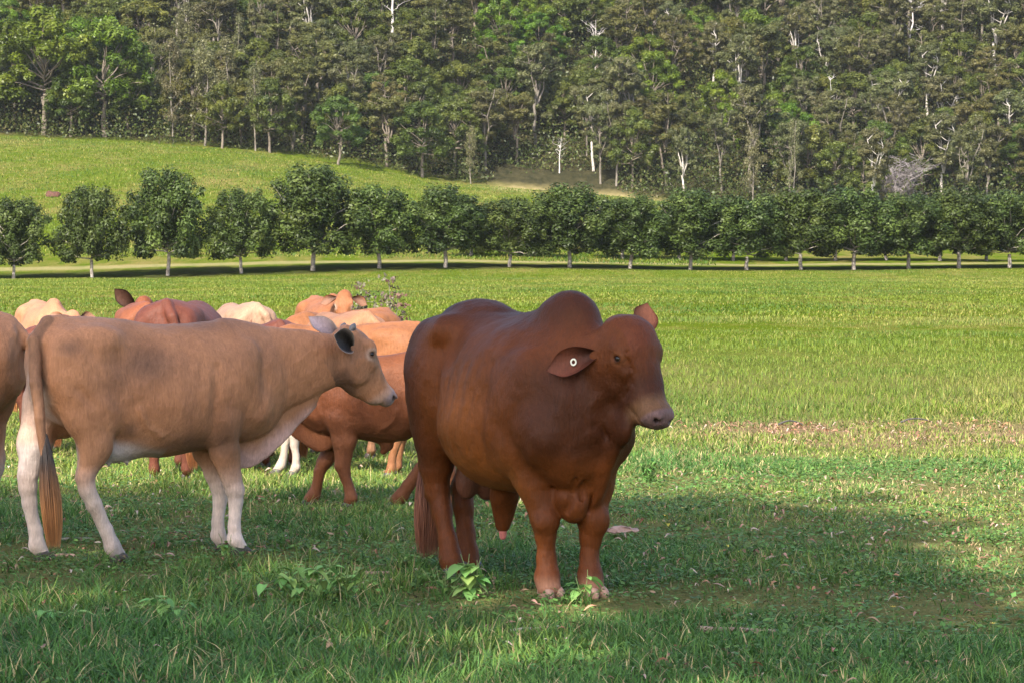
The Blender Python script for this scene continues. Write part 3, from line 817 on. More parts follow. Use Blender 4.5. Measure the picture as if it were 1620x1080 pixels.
PAL_TAN = dict(base=(0.425, 0.195, 0.098), dark=(0.22, 0.095, 0.052), lite=(0.48, 0.28, 0.17), socks=(0.72, 0.60, 0.54), sock_h=0.47, sock_w=0.84,
               earin=(0.022, 0.013, 0.011), earrim=(0.42, 0.33, 0.28), muzzle=(0.42, 0.32, 0.27), nose=(0.30, 0.22, 0.22))
def tan_fn(V, C, hf, t, uu, ss, inh):
    x, y, z = V.T
    n = vnoise(V, 6.0, 3)
    def mixw(w, col):
        nonlocal C
        w = np.clip(w, 0, 1)[:, None]; C = C*(1 - w) + np.array(col)*w
    pink = (0.62, 0.40, 0.36)
    # pale pink dewlap edge
    low = np.interp(x, [0.0, 0.1, 0.2, 0.3, 0.42, 0.55, 0.7], [0.56, 0.56, 0.58, 0.63, 0.70, 0.79, 0.90])
    mixw(sstep(low + 0.10, low - 0.02, z + 0.10*(n - 0.5))*(x > 0.06)*(np.abs(y) < 0.10)*(x < 0.75)*(1 - inh)*0.8, pink)
    # white inside of the thighs and under the tail
    mixw(sstep(-1.12, -1.18, x + 0.05*(n - 0.5))*sstep(1.25, 0.95, z)*sstep(-0.2,-0.1,y)*0.6, (0.56, 0.43, 0.36))
    mixw(sstep(0.11, 0.04, np.abs(y))*sstep(-1.0, -1.12, x)*sstep(1.2, 1.0, z)*0.6, (0.55, 0.44, 0.40))
    mixw(sstep(0.20, 0.14, np.abs(y))*sstep(0.72, 0.64, z)*(x < -0.45)*sstep(0.40, 0.58, z)*0.7, (0.50, 0.44, 0.42))
    mixw(sstep(0.74, 0.64, z + 0.08*(n - 0.5))*(x > -0.80)*(x < -0.50)*sstep(-0.55, -0.70, x)*0.9, (0.55, 0.47, 0.44))
    # dark coat smudges, partly painted muscle shading: flank, belly line, below the tail head
    def blob(c, r, w, col=(0.16, 0.085, 0.055)):
        d = (((V - np.array(c))/np.array(r))**2).sum(1); mixw(np.exp(-d)*w*1.35*(0.5 + 1.0*n), col)
    blob((-1.07, -0.2, 1.24), (0.07, 0.2, 0.05), 0.6)
    blob((-0.62, -0.3, 1.14), (0.20, 0.4, 0.11), 0.55); blob((-0.80, -0.3, 1.02), (0.07, 0.4, 0.13), 0.3); blob((0.02, -0.3, 1.20), (0.10, 0.4, 0.10), 0.3); blob((-0.36, -0.3, 0.9), (0.05, 0.4, 0.16), 0.25); blob((-0.70, -0.2, 0.76), (0.05, 0.2, 0.05), 0.5); blob((0.14, -0.3, 1.0), (0.03, 0.3, 0.2), 0.3)
    blob((-0.30, -0.3, 0.66), (0.28, 0.4, 0.08), 0.65)
    blob((-0.12, -0.2, 0.72), (0.05, 0.3, 0.12), 0.4)
    blob((-0.15, 0, 1.36), (0.25, 0.3, 0.05), 0.35)
    blob((0.72, -0.1, 1.20), (0.10, 0.3, 0.12), 0.45)
    blob((-0.99, -0.16, 0.50), (0.05, 0.1, 0.08), 0.45, (0.36, 0.2, 0.13))
    blob((-0.90, -0.16, 0.30), (0.03, 0.1, 0.06), 0.35, (0.30, 0.2, 0.15))
    best = np.full(len(V), 9.0)
    for p, q in zip(TAILP[:-1], TAILP[1:]):
        p = np.array(p[:3]); q = np.array(q[:3]); ab = q - p; tt_ = np.clip(((V - p) @ ab)/(ab @ ab), 0, 1)
        best = np.minimum(best, np.sqrt(((V - p - tt_[:, None]*ab)**2).sum(1)))
    mixw(sstep(0.085, 0.05, best)*sstep(1.3, 1.15, z)*0.75, (0.13, 0.075, 0.05))  # shade painted on the hide along both sides of the tail
    mixw(sstep(0.052, 0.044, best), (0.27, 0.135, 0.075))
    mixw(inh*sstep(0.42, 0.30, t)*0.42*(0.6 + 0.8*n), (0.24, 0.125, 0.075))
    # dark under the jaw, dark streak down from the eye
    mixw((inh*sstep(-0.12, -0.17, uu)*sstep(0.08, 0.16, t)*sstep(0.36, 0.28, t))*0.7, (0.10, 0.06, 0.045))
    return C
PAL_TAN['fn'] = tan_fn

def build_tan_cow():
    legs = dict(
        fr=dict(y=0.14, fwd=-0.01),
        fl=dict(dx=0.02, y=0.11, fwd=-0.02),
        hr=dict(pts=[(-0.88, -0.165, 0.88, .125), (-0.90, -0.165, 0.68, .088), (-0.955, -0.16, 0.50, .056), (-0.94, -0.16, 0.43, .052), (-0.90, -0.158, 0.34, .044), (-0.82, -0.155, 0.18, .038), (-0.785, -0.155, 0.09, .046), (-0.75, -0.155, 0.045, .042)]),
        hl=dict(pts=[(-1.06, 0.175, 0.92, .13), (-1.13, 0.17, 0.68, .09), (-1.18, 0.16, 0.50, .056), (-1.18, 0.16, 0.43, .052), (-1.17, 0.158, 0.34, .043), (-1.14, 0.155, 0.18, .038), (-1.13, 0.155, 0.09, .046), (-1.10, 0.155, 0.045, .042)]))
    ep = {-1: dict(out=0.13, back=0.14, fw=-0.12, z=0.04, bt=0.03, bu=-0.03, n=np.array([0.45, -0.9, 0.15]), w=0.148), 1: dict(out=0.10, back=0.14, fw=-0.10, z=0.09, w=0.12, n=np.array([0.35, -0.9, 0.0]), inn=(0.45, 0.33, 0.33))}
    return build_cow("cow", "large tan cow with white lower legs and pale dewlap, side on at the left", (-1.70, 16.89, 0), R(30), PAL_TAN,
                     head=dict(poll=(0.80, 0, 1.27)), legs=legs, h=0.009, udder=True, horn=True, earpose=ep)
# ------------------------------------------------------------------ the herd
RED = dict(base=(0.19, 0.062, 0.028), dark=(0.08, 0.028, 0.018), lite=(0.28, 0.12, 0.06), earin=(0.10, 0.05, 0.035), tail_bot=(0.24, 0.09, 0.04), muzzle=(0.30, 0.18, 0.13))
DRED = dict(base=(0.115, 0.036, 0.022), dark=(0.05, 0.018, 0.014), lite=(0.19, 0.07, 0.04), earin=(0.05, 0.03, 0.03), tail_bot=(0.34, 0.13, 0.05), muzzle=(0.25, 0.15, 0.12))
ORANGE = dict(base=(0.25, 0.100, 0.042), dark=(0.16, 0.058, 0.026), lite=(0.29, 0.145, 0.075), earin=(0.22, 0.11, 0.07), muzzle=(0.6, 0.46, 0.38), tail_bot=(0.4, 0.17, 0.06))
PEACH = dict(base=(0.374, 0.178, 0.096), dark=(0.245, 0.106, 0.059), lite=(0.403, 0.238, 0.158), earin=(0.32, 0.16, 0.10), muzzle=(0.5, 0.36, 0.28))
CREAM = dict(base=(0.317, 0.195, 0.126), dark=(0.162, 0.090, 0.063), lite=(0.357, 0.254, 0.190), earin=(0.12, 0.07, 0.05), muzzle=(0.5, 0.4, 0.33))
TAN2 = dict(base=(0.288, 0.139, 0.073), dark=(0.173, 0.079, 0.046), lite=(0.331, 0.198, 0.132), earin=(0.2, 0.12, 0.09))

def gx(px, Y): return (px - 810.0)/FPX*Y

def build_herd():
    hd = lambda x, y, z, d=(0.29, 0, -0.42), up=(0.82, 0, 0.57), size=0.95: dict(poll=(x, y, z), dir=d, up=up, size=size)
    # young red steer walking left behind the tan cow's head
    cz = dict(RED); cz['base'] = (0.155, 0.050, 0.019)
    build_cow("steer", "young red-brown steer walking left between the tan cow's head and the bull", (gx(528, 19.95), 19.95, 0), R(168), cz, 0.78,
              head=hd(0.80, 0.05, 1.22), legs=dict(fl=dict(fwd=-0.20, r=1.25), fr=dict(fwd=0.24, r=1.35), hr=dict(fwd=0.34, r=1.5), hl=dict(fwd=-0.26, r=1.3)),
              category="steer", sheath=True, h=0.014, eyes=False)
    k = dict(ORANGE); k.update(socks=(0.50, 0.42, 0.36), sock_h=0.55, sock_x=-0.5)
    build_cow("cow", "orange-tan cow with white front legs, rump between the tan cow's face and the bull", (gx(468, 22.6), 22.6, 0), R(172), k, 0.87,
              head=hd(0.78, 0.0, 1.05), legs=dict(fl=dict(fwd=-0.02), fr=dict(fwd=0.18)), h=0.016, eyes=False)
    # rump-on dark red cow behind the tan cow's back
    build_cow("cow", "dark red cow from behind, round rump rising above the tan cow's mid back", (gx(263, 22.0) + 0.10, 23.1, 0), R(84), DRED, 1.0,
              head=hd(0.74, 0.0, 0.95), h=0.016, fat=1.12, eyes=False)
    build_cow("cow", "red-brown cow with one black ear held upright, behind the tan cow's hips", (gx(212, 25.5), 25.7, 0), R(101), dict(RED, earout=(0.02,0.012,0.01)), 0.95,
              head=hd(0.62, -0.10, 1.37, (0.30, -0.10, -0.36), (0.7, -0.15, 0.6), 1.0), h=0.016, eyes=False,
              earpose={-1: dict(out=0.12, back=0.02, z=-0.02), 1: dict(out=0.17, back=0.16, z=0.10, w=0.15, n=np.array([-0.9, 0.3, 0.0]))})
    build_cow("cow", "sunlit peach coloured cow standing farthest back at the left, ears out sideways", (gx(74, 28.5), 28.9, 0), R(-70), PEACH, 0.90,
              head=hd(0.60, 0.10, 1.26), h=0.016, hump=0.03)
    build_cow("cow", "cream cow seen from behind with a pink-brown tail head, beyond the dark red rump", (gx(366, 27.7), 27.7, 0), R(108), CREAM, 0.92,
              head=hd(0.74, 0.05, 1.24), h=0.016, eyes=False, earpose={1: dict(out=0.17, back=0.10, z=0.08, w=0.12)})
    build_cow("cow", "low dark maroon cow whose back just shows behind the tan cow's neck", (gx(440, 23.8), 24.3, 0), R(92), DRED, 0.865, head=hd(0.7, 0, 0.95), h=0.018, eyes=False)
    build_cow("cow", "light tan cow mostly hidden behind the tan cow's ears", (gx(512, 24.6), 25.2, 0), R(112), TAN2, 0.90, head=hd(0.7, 0, 0.95), h=0.018, eyes=False)
    build_cow("cow", "bright orange cow with thin upright ear, behind the tan cow's neck", (gx(484, 26.6), 26.8, 0), R(222), ORANGE, 0.875,
              head=hd(0.74, 0.0, 1.16), h=0.016, eyes=True, earpose={-1: dict(out=0.10, back=0.14, z=0.10, w=0.10)})
    i_ = dict(ORANGE); i_['base'] = (0.26, 0.10, 0.042)
    build_cow("cow", "orange-faced cow with pale nose looking at the camera from the back of the herd", (gx(524, 29.4), 29.6, 0), R(-76), i_, 0.92,
              head=hd(0.50, 0.04, 1.44, (0.20, -0.05, -0.46), (0.85, -0.15, 0.40)), h=0.014, hump=0.04,
              earpose={-1: dict(out=0.19, back=-0.06, z=0.0), 1: dict(out=0.19, back=-0.06)})
    # at the left edge of the picture
    build_cow("cow", "pale tan cow cut off by the left edge, its tail swung out towards its neighbour", (-4.22, 17.75, 0), R(172), dict(PAL_TAN, fn=None), 1.0,
              head=hd(0.80, 0, 1.0), h=0.014, eyes=False, tail=[(-1.0, 0, 1.39, .045), (-1.12, 0.0, 1.35, .045), (-1.24, 0.0, 1.24, .036), (-1.30, 0.0, 1.1, .030), (-1.31, 0.0, 0.7, .02)])
    build_cow("cow", "dark red cow glimpsed in the gap between the two tan rumps at the left edge", (gx(38, 24.8), 25.6, 0), R(97), DRED, 0.80,
              head=hd(0.7, 0, 0.95), h=0.018, eyes=False)
# ------------------------------------------------------------------ terrain
EDGE_PX = [-1500, 0, 200, 400, 560, 700, 830, 980, 1200, 1600, 2600]
EDGE_Z = [20.0, 17.0, 16.2, 14.9, 12.8, 10.7, 9.9, 9.0, 6.9, 5.6, 5.0]
Y_EDGE = 380.0
def terrain(x, y):
    x = np.asarray(x, float); y = np.asarray(y, float)
    yy = np.maximum(y, 60.0)
    px = 810 + FPX*x/yy
    ez = np.interp(px, EDGE_PX, EDGE_Z)
    lf = sstep(1250.0, 600.0, px)
    small = 0.03*np.sin(x*0.55 + 1.0)*np.sin(y*0.31) + 0.05*np.sin(x*0.11 + 2)*np.sin(y*0.07 + 1)
    small = small*sstep(20, 60, y)
    rise = (0.28 + 0.45*lf)*sstep(178, 192, y)
    t = np.clip((y - 190)/(Y_EDGE - 190), 0, 1)
    mid = (ez - 0.28 - 0.45*lf)*(0.35*t + 0.65*t**1.35*(1.6 - 0.6*t))
    up = np.maximum(y - Y_EDGE, 0)
    hill = up*0.40*sstep(-40, 60, up) + 3.0*np.sin(x*0.045 + y*0.02)*sstep(0, 60, up) + 1.5*np.sin(x*0.11 - y*0.05)*sstep(0, 40, up)
    hill = np.where(up > 260, hill + 0*up, hill)
    und = 0.25*np.sin(x*0.09 + 0.5)*np.sin(y*0.06)*sstep(195, 240, y)
    return small + rise + mid + np.minimum(hill, 150) + und

def ground_material():
    m = NT("pasture_ground")
    tc = m.n("TexCoord").outputs["Object"]
    sp = m.n("SeparateXYZ"); m.l(tc, sp.inputs[0])
    n_f = m.noise(m.mapping(tc, (1.0, 0.6, 1)), 9.0, 6, 0.7)
    n_m = m.noise(m.mapping(tc, (1.0, 0.35, 1)), 0.9, 5, 0.65)
    n_l = m.noise(m.mapping(tc, (1.0, 0.30, 1)), 0.11, 4, 0.6)
    grass = m.ramp(m.math('ADD', m.math('MULTIPLY', n_f, 0.55), m.math('MULTIPLY', n_m, 0.45)),
                   [(0.30, (0.034, 0.060, 0.005)), (0.44, (0.062, 0.092, 0.007)), (0.60, (0.088, 0.112, 0.011)), (0.76, (0.15, 0.13, 0.035))])
    dry = m.ramp(n_f, [(0.3, (0.12, 0.10, 0.030)), (0.7, (0.22, 0.165, 0.065))])
    c = m.mix(m.ramp(m.math('ADD', m.math('MULTIPLY', n_l, 0.6), m.math('MULTIPLY', n_m, 0.4)), [(0.48, 0.0), (0.64, 0.8)]), grass, dry)
    # soil and thatch close to the camera, under the blades
    soil = m.ramp(m.noise(tc, 26.0, 6, 0.75), [(0.3, (0.085, 0.080, 0.036)), (0.5, (0.150, 0.145, 0.058)), (0.66, (0.25, 0.20, 0.10)), (0.8, (0.38, 0.29, 0.18))])
    near = m.ramp(m.math('DIVIDE', sp.outputs[1], 100.0), [(0.22, 1.0), (0.60, 0.0)])
    c = m.mix(m.math('MULTIPLY', near, 0.8), c, soil)
    # worn track of bare soil and leaf litter to the right
    wob = m.math('MULTIPLY', m.math('SUBTRACT', m.noise(tc, 0.5, 4), 0.5), 5.0)
    yb = m.math('ABSOLUTE', m.math('SUBTRACT', m.math('ADD', sp.outputs[1], wob), m.math('ADD', 27.3, m.math('MULTIPLY', sp.outputs[0], 0.12))))
    tr = m.math('MULTIPLY', m.ramp(m.math('DIVIDE', yb, 4.0), [(0.22, 1.0), (0.58, 0.0)]), m.ramp(m.math('DIVIDE', sp.outputs[0], 10.0), [(0.08, 0.0), (0.18, 1.0)]))
    tr = m.math('MULTIPLY', tr, m.ramp(n_f, [(0.32, 0.35), (0.55, 1.0)]))
    bare = m.ramp(m.noise(tc, 14.0, 6, 0.8), [(0.28, (0.09, 0.055, 0.03)), (0.5, (0.21, 0.135, 0.08)), (0.72, (0.36, 0.26, 0.16))])
    c = m.mix(tr, c, bare)
    # pale mown strip between the orchard rows
    strip = m.ramp(m.math('DIVIDE', m.math('ABSOLUTE', m.math('SUBTRACT', sp.outputs[1], m.math('ADD', 199.0, m.math('MULTIPLY', sp.outputs[0], 0.35)))), 4.0), [(0.25, 1.0), (0.6, 0.0)])
    c = m.mix(m.math('MULTIPLY', strip, 0.4), c, (0.34, 0.28, 0.15))
    row_shade = m.ramp(m.math('DIVIDE', m.math('ABSOLUTE', m.math('SUBTRACT', sp.outputs[1], m.math('ADD', 191.5, m.math('MULTIPLY', sp.outputs[0], 0.35)))), 8.0), [(0.35, 1.0), (0.62, 0.0)])  # dark band deepening the tree shade, painted into the ground under the orchard row
    c = m.mix(m.math('MULTIPLY', row_shade, m.ramp(n_m, [(0.3, 0.55), (0.6, 0.9)])), c, (0.030, 0.034, 0.013))
    # dry clearing below the forest
    dx = m.math('POWER', m.math('DIVIDE', m.math('SUBTRACT', sp.outputs[0], 9.0), 15.0), 2.0)
    dy = m.math('POWER', m.math('DIVIDE', m.math('SUBTRACT', sp.outputs[1], 372.0), 26.0), 2.0)
    cl = m.ramp(m.math('ADD', m.math('ADD', dx, dy), m.math('MULTIPLY', m.math('SUBTRACT', n_l, 0.5), 1.2)), [(0.5, 1.0), (1.0, 0.0)])
    c = m.mix(m.math('MULTIPLY', cl, 0.85), c, m.ramp(n_m, [(0.3, (0.24, 0.19, 0.08)), (0.7, (0.36, 0.29, 0.14))]))
    # forest floor
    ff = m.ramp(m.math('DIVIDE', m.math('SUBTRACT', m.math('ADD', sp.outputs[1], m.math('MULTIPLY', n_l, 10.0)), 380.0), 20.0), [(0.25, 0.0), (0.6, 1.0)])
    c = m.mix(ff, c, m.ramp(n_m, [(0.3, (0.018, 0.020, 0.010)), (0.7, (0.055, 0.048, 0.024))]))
    nb = m.bump(n_f, 0.9, 0.10, m.bump(n_m, 0.6, 0.4))
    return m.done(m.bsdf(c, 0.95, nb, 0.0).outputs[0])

def build_ground():
    ys = np.concatenate([np.arange(-60, 5, 5.0), np.arange(5, 60, 0.75), np.arange(60, 176, 2.0), np.arange(176, 196, 0.8), np.arange(196, 470, 2.5), np.arange(470, 900, 12.0)])
    xa = np.concatenate([np.arange(0, 24, 0.75), np.arange(24, 110, 2.5), np.arange(110, 420, 12.0)])
    xs = np.concatenate([-xa[:0:-1], xa])
    Xg, Yg = np.meshgrid(xs, ys, indexing='ij')
    Z = terrain(Xg, Yg)
    V = np.stack([Xg, Yg, Z], -1).reshape(-1, 3)
    nx, ny = len(xs), len(ys)
    I = np.arange(nx*ny).reshape(nx, ny)
    F = np.stack([I[:-1, :-1], I[1:, :-1], I[1:, 1:], I[:-1, 1:]], -1).reshape(-1, 4)
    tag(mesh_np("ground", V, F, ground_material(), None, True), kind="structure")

# ------------------------------------------------------------------ leaves, wood
def leaf_mat(name, trans=0.3, rough=0.45, gloss=0.35, var=0.22, hue=0.03, sat=1.0):
    m = NT(name)
    at = m.n("Attribute", attribute_name="coat")
    oi = m.n("ObjectInfo")
    hs = m.n("HueSaturation"); hs.inputs['Saturation'].default_value = sat
    m.l(at.outputs["Color"], hs.inputs["Color"])
    m.l(m.math('ADD', 0.5 - hue/2, m.math('MULTIPLY', oi.outputs["Random"], hue)), hs.inputs["Hue"])
    m.l(m.math('ADD', 1 - var/2, m.math('MULTIPLY', m.math('FRACT', m.math('MULTIPLY', oi.outputs["Random"], 7.31)), var)), hs.inputs["Value"])
    b = m.bsdf(hs.outputs[0], rough, None, gloss)
    tr = m.n("BsdfTranslucent"); m.l(hs.outputs[0], tr.inputs[0])
    mx = m.n("MixShader"); mx.inputs[0].default_value = trans
    m.l(b.outputs[0], mx.inputs[1]); m.l(tr.outputs[0], mx.inputs[2])
    return m.done(mx.outputs[0])
M_LEAF = leaf_mat("tree_leaves", 0.4, hue=0.05, sat=1.22)
M_LEAFG = leaf_mat("orchard_leaves", 0.25, 0.5, 0.25, 0.25, 0.02)
M_BLADE = leaf_mat("grass_blades", 0.35, 0.55, 0.25, 0.0, 0.0)
M_LITTER = leaf_mat("fallen_leaves", 0.05, 0.7, 0.2, 0.0, 0.0)
def bark_mat(name, c0, c1, sc_=(14, 14, 3)):
    m = NT(name); tc = m.n("TexCoord").outputs["Object"]
    n = m.noise(m.mapping(tc, sc_), 1.0, 5, 0.7)
    return m.done(m.bsdf(m.ramp(n, [(0.3, c0), (0.7, c1)]), 0.85, m.bump(n, 0.6, 0.03), 0.2).outputs[0])
M_BARK = bark_mat("grey_brown_bark", (0.07, 0.055, 0.04), (0.24, 0.20, 0.16))
M_BARKO = bark_mat("mottled_orchard_bark", (0.08, 0.06, 0.045), (0.40, 0.36, 0.32), (5, 5, 5))
M_BARKW = bark_mat("pale_gum_bark", (0.22, 0.19, 0.16), (0.54, 0.50, 0.46), (2.0, 2.0, 0.7))
M_BARKG = bark_mat("grey_gum_bark", (0.07, 0.06, 0.045), (0.23, 0.20, 0.17), (2.0, 2.0, 0.7))
M_BARKS = bark_mat("bleached_twigs", (0.13, 0.11, 0.11), (0.30, 0.265, 0.265), (3, 3, 1))
M_BARKD = bark_mat("bleached_dead_wood", (0.28, 0.25, 0.24), (0.58, 0.54, 0.52), (3, 3, 1))

def quads_at(P, size, rg, up_bias=0.0, aspect=1.6, nrm=None):
    """one randomly turned leaf-shaped quad at every point"""
    n = len(P)
    d = rg.normal(size=(n, 3)); d[:, 2] += up_bias
    if nrm is not None:
        nn = nrm*0.8 + np.array([0, 0, 0.45]) + 0.32*rg.normal(size=(n, 3))
        nn /= np.linalg.norm(nn, axis=1)[:, None] + 1e-9
        d -= nn*(d*nn).sum(1)[:, None]
    d /= np.linalg.norm(d, axis=1)[:, None] + 1e-9
    e = rg.normal(size=(n, 3))
    if nrm is not None: e = np.cross(d, nn)
    else: e = np.cross(d, e)
    e /= np.linalg.norm(e, axis=1)[:, None] + 1e-9
    s = size*rg.uniform(0.6, 1.35, n) if np.isscalar(size) else size
    a = d*(s*aspect*0.5)[:, None]; b = e*(s*0.5)[:, None]
    V = np.stack([P - a, P + b*0.9 - a*0.1, P + a, P - b*0.9 - a*0.1], 1).reshape(-1, 3)
    F = np.arange(4*n).reshape(n, 4)
    return V, F

class Tubes:
    def __init__(s): s.V = []; s.F = []; s.n = 0
    def add(s, pts, rad, sides=6):
        pts = np.asarray(pts, float); k = len(pts)
        d = np.gradient(pts, axis=0); d /= np.linalg.norm(d, axis=1)[:, None] + 1e-9
        ref = np.array([1.0, 0.13, 0.07]) if abs(d[0][0]) < 0.8 else np.array([0, 1.0, 0.1])
        a = np.cross(d, ref); a /= np.linalg.norm(a, axis=1)[:, None] + 1e-9; b = np.cross(d, a)
        an = np.arange(sides)*2*np.pi/sides
        r = np.asarray(rad, float)[:, None, None]
        V = pts[:, None, :] + r*(a[:, None, :]*np.cos(an)[None, :, None] + b[:, None, :]*np.sin(an)[None, :, None])
        I = s.n + np.arange(k*sides).reshape(k, sides)
        J = np.roll(I, -1, axis=1)
        s.V.append(V.reshape(-1, 3)); s.F.append(np.stack([I[:-1], J[:-1], J[1:], I[1:]], -1).reshape(-1, 4)); s.n += k*sides
    def mesh(s, name, mat, parent=None, link=True):
        return mesh_np(name, np.concatenate(s.V), np.concatenate(s.F), mat, parent, True, link=link)

def wander(p0, p1, rg, k=6, wob=0.1):
    p0 = np.asarray(p0, float); p1 = np.asarray(p1, float)
    t = np.linspace(0, 1, k)[:, None]
    P = p0 + (p1 - p0)*t
    L = np.linalg.norm(p1 - p0)
    off = np.cumsum(rg.normal(size=(k, 3)), axis=0)*wob*L/k
    off -= off[0]; return P + off*np.minimum(1, t*2)

def make_tree_meshes(kind, seed):
    """returns (trunk mesh data, crown mesh data or None); unit = metres"""
    rg = np.random.default_rng(seed)
    T = Tubes(); clumps = []
    if kind == 'gum' or kind == 'gumdark':
        H = rg.uniform(15, 19); lean = rg.normal(size=2)*0.5
        fork = H*rg.uniform(0.35, 0.52); top = np.array([lean[0], lean[1], fork])
        r0 = 0.26
        T.add(wander((0, 0, -0.5), top, rg, 6, 0.10), np.linspace(r0, r0*0.75, 6), 8)
        nb = rg.integers(5, 8)
        for i in range(nb):
            az = 2*np.pi*i/nb + rg.uniform(-0.5, 0.5); rr = rg.uniform(1.0, 3.3) if i else 0.3
            st = top - [0, 0, rg.uniform(0, fork*0.25)] if i > 2 else top
            end = np.array([lean[0] + rr*math.cos(az), lean[1] + rr*math.sin(az), H*rg.uniform(0.72, 0.98)])
            B = wander(st, end, rg, 7, 0.22); T.add(B, np.linspace(r0*0.62, 0.05, 7), 6)
            clumps.append((end, rg.uniform(0.9, 1.4)))
            for j in range(rg.integers(4, 7)):
                k = rg.integers(2, 6); p = B[k]
                a2 = rg.uniform(0, 6.28); e2 = p + np.array([math.cos(a2)*rg.uniform(1.0, 2.4), math.sin(a2)*rg.uniform(1.0, 2.4), rg.uniform(0.3, 2.0)])
                T.add(wander(p, e2, rg, 5, 0.25), np.linspace(0.08, 0.025, 5), 5)
                clumps.append((e2, rg.uniform(0.6, 1.2)))
        for j in range(30):
            a2 = rg.uniform(0, 6.28); q = 2.9*rg.random()**0.5
            clumps.append((np.array([lean[0] + q*math.cos(a2), lean[1] + q*math.sin(a2), H*rg.uniform(0.3, 0.9)]), rg.uniform(0.55, 1.1)))
        pal = [(0.105, 0.109, 0.049), (0.139, 0.139, 0.071), (0.076, 0.081, 0.035)] if kind == 'gum' else [(0.099, 0.099, 0.037), (0.128, 0.123, 0.052), (0.071, 0.072, 0.027)]
        dens, ls, flat, ub = 300, 0.17, 0.7, -0.5
    elif kind in ('round', 'olive', 'bright'):
        H = rg.uniform(11, 14); fork = H*0.28
        T.add(wander((0, 0, -0.5), (0.2, 0.1, fork), rg, 5, 0.1), np.linspace(0.24, 0.18, 5), 7)
        W = H*0.34
        n = 60
        for i in range(n):
            az = i*2.399 + rg.uniform(-0.3, 0.3); h = rg.uniform(0.05, 1.0)
            rr = W*math.sqrt(max(0.02, 1 - (2*abs(h - 0.38))**2.0*0.62))*rg.uniform(0.55, 1.0)*(1 if h < 0.85 else 0.6)
            end = np.array([rr*math.cos(az), rr*math.sin(az), fork*0.9 + (H - fork*1.1)*h])
            if i % 3 == 0: T.add(wander((0.2*h, 0.1*h, fork + (H - fork)*h*0.35), end*[.8, .8, .95], rg, 5, 0.2), np.linspace(0.09, 0.03, 5), 5)
            clumps.append((end, rg.uniform(0.65, 1.2)))
        pal = {'round': [(0.071, 0.094, 0.025), (0.101, 0.126, 0.039), (0.049, 0.067, 0.018)],
               'bright': [(0.100, 0.145, 0.032), (0.138, 0.185, 0.048), (0.070, 0.108, 0.023)],
               'olive': [(0.094, 0.104, 0.030), (0.122, 0.129, 0.042), (0.067, 0.077, 0.024)]}[kind]
        dens, ls, flat, ub = 330, 0.18, 0.8, 0.0
    elif kind == 'wispy':
        H = rg.uniform(13, 17)
        T.add(wander((0, 0, -0.5), (rg.normal()*0.4, 0, H*0.97), rg, 9, 0.08), np.linspace(0.17, 0.03, 9), 6)
        for i in range(46):
            h = rg.uniform(0.18, 1.0); az = rg.uniform(0, 6.28); rr = (1.9*(1 - h)**0.6 + 0.35)*rg.uniform(0.4, 1.0)
            end = np.array([rr*math.cos(az), rr*math.sin(az), H*h + rr*0.35])
            T.add(wander((0, 0, H*h - 0.5), end, rg, 4, 0.2), np.linspace(0.04, 0.012, 4), 4)
            clumps.append((end, rg.uniform(0.55, 0.95)))
        pal = [(0.130, 0.126, 0.066), (0.168, 0.160, 0.092), (0.097, 0.094, 0.047)]
        dens, ls, flat, ub = 110, 0.16, 1.3, -1.5
    elif kind in ('dead', 'bareshrub', 'brown'):
        H = {'dead': rg.uniform(12, 16), 'bareshrub': 4.6, 'brown': 8.0}[kind]
        ns = 1 if kind == 'dead' else (18 if kind == 'bareshrub' else 2)
        for q in range(ns):
            a0 = rg.uniform(0, 6.28); sp_ = 0 if ns == 1 else rg.uniform(0.2, 2.0)
            topq = np.array([sp_*math.cos(a0)*1.7 + rg.normal()*0.5, sp_*math.sin(a0)*1.2, H*rg.uniform(0.7, 0.97)])
            B = wander((sp_*0.5*math.cos(a0), sp_*0.5*math.sin(a0), -0.4), topq, rg, 9, 0.16)
            T.add(B, np.linspace(0.24 if ns == 1 else 0.05, 0.02 if ns > 1 else 0.035, 9), 6)
            for j in range(14 if ns == 1 else 12):
                k = rg.integers(3, 9) if ns == 1 else rg.integers(2, 9); a2 = rg.uniform(0, 6.28); l = rg.uniform(1.0, 3.2) if ns == 1 else rg.uniform(0.5, 1.5)
                e2 = B[k] + np.array([math.cos(a2)*l*0.7, math.sin(a2)*l*0.7, l*rg.uniform(0.3, 0.9)])
                B2 = wander(B[k], e2, rg, 6, 0.3); T.add(B2, np.linspace(0.085 if ns == 1 else 0.022, 0.018 if ns == 1 else 0.010, 6), 5)
                for w in range(3 if ns == 1 else 6):
                    k2 = rg.integers(2, 6); a3 = rg.uniform(0, 6.28); l3 = l*0.4
                    T.add(wander(B2[k2], B2[k2] + np.array([math.cos(a3)*l3, math.sin(a3)*l3, l3*0.6]), rg, 4, 0.3), np.linspace(0.03 if ns == 1 else 0.014, 0.012 if ns == 1 else 0.007, 4), 4)
                if kind == 'brown': clumps.append((e2, 0.8))
        pal = [(0.12, 0.075, 0.055), (0.17, 0.11, 0.08), (0.07, 0.045, 0.035)]
        dens, ls, flat, ub = 120, 0.24, 0.9, 0.0
    bark = {'gum': (M_BARKW if seed % 5 == 1 else M_BARKG), 'gumdark': M_BARK, 'wispy': M_BARKG, 'dead': M_BARKD, 'bareshrub': M_BARKS}.get(kind, M_BARK)
    tr = T.mesh("trunk", bark, None, link=False).data
    cr = None
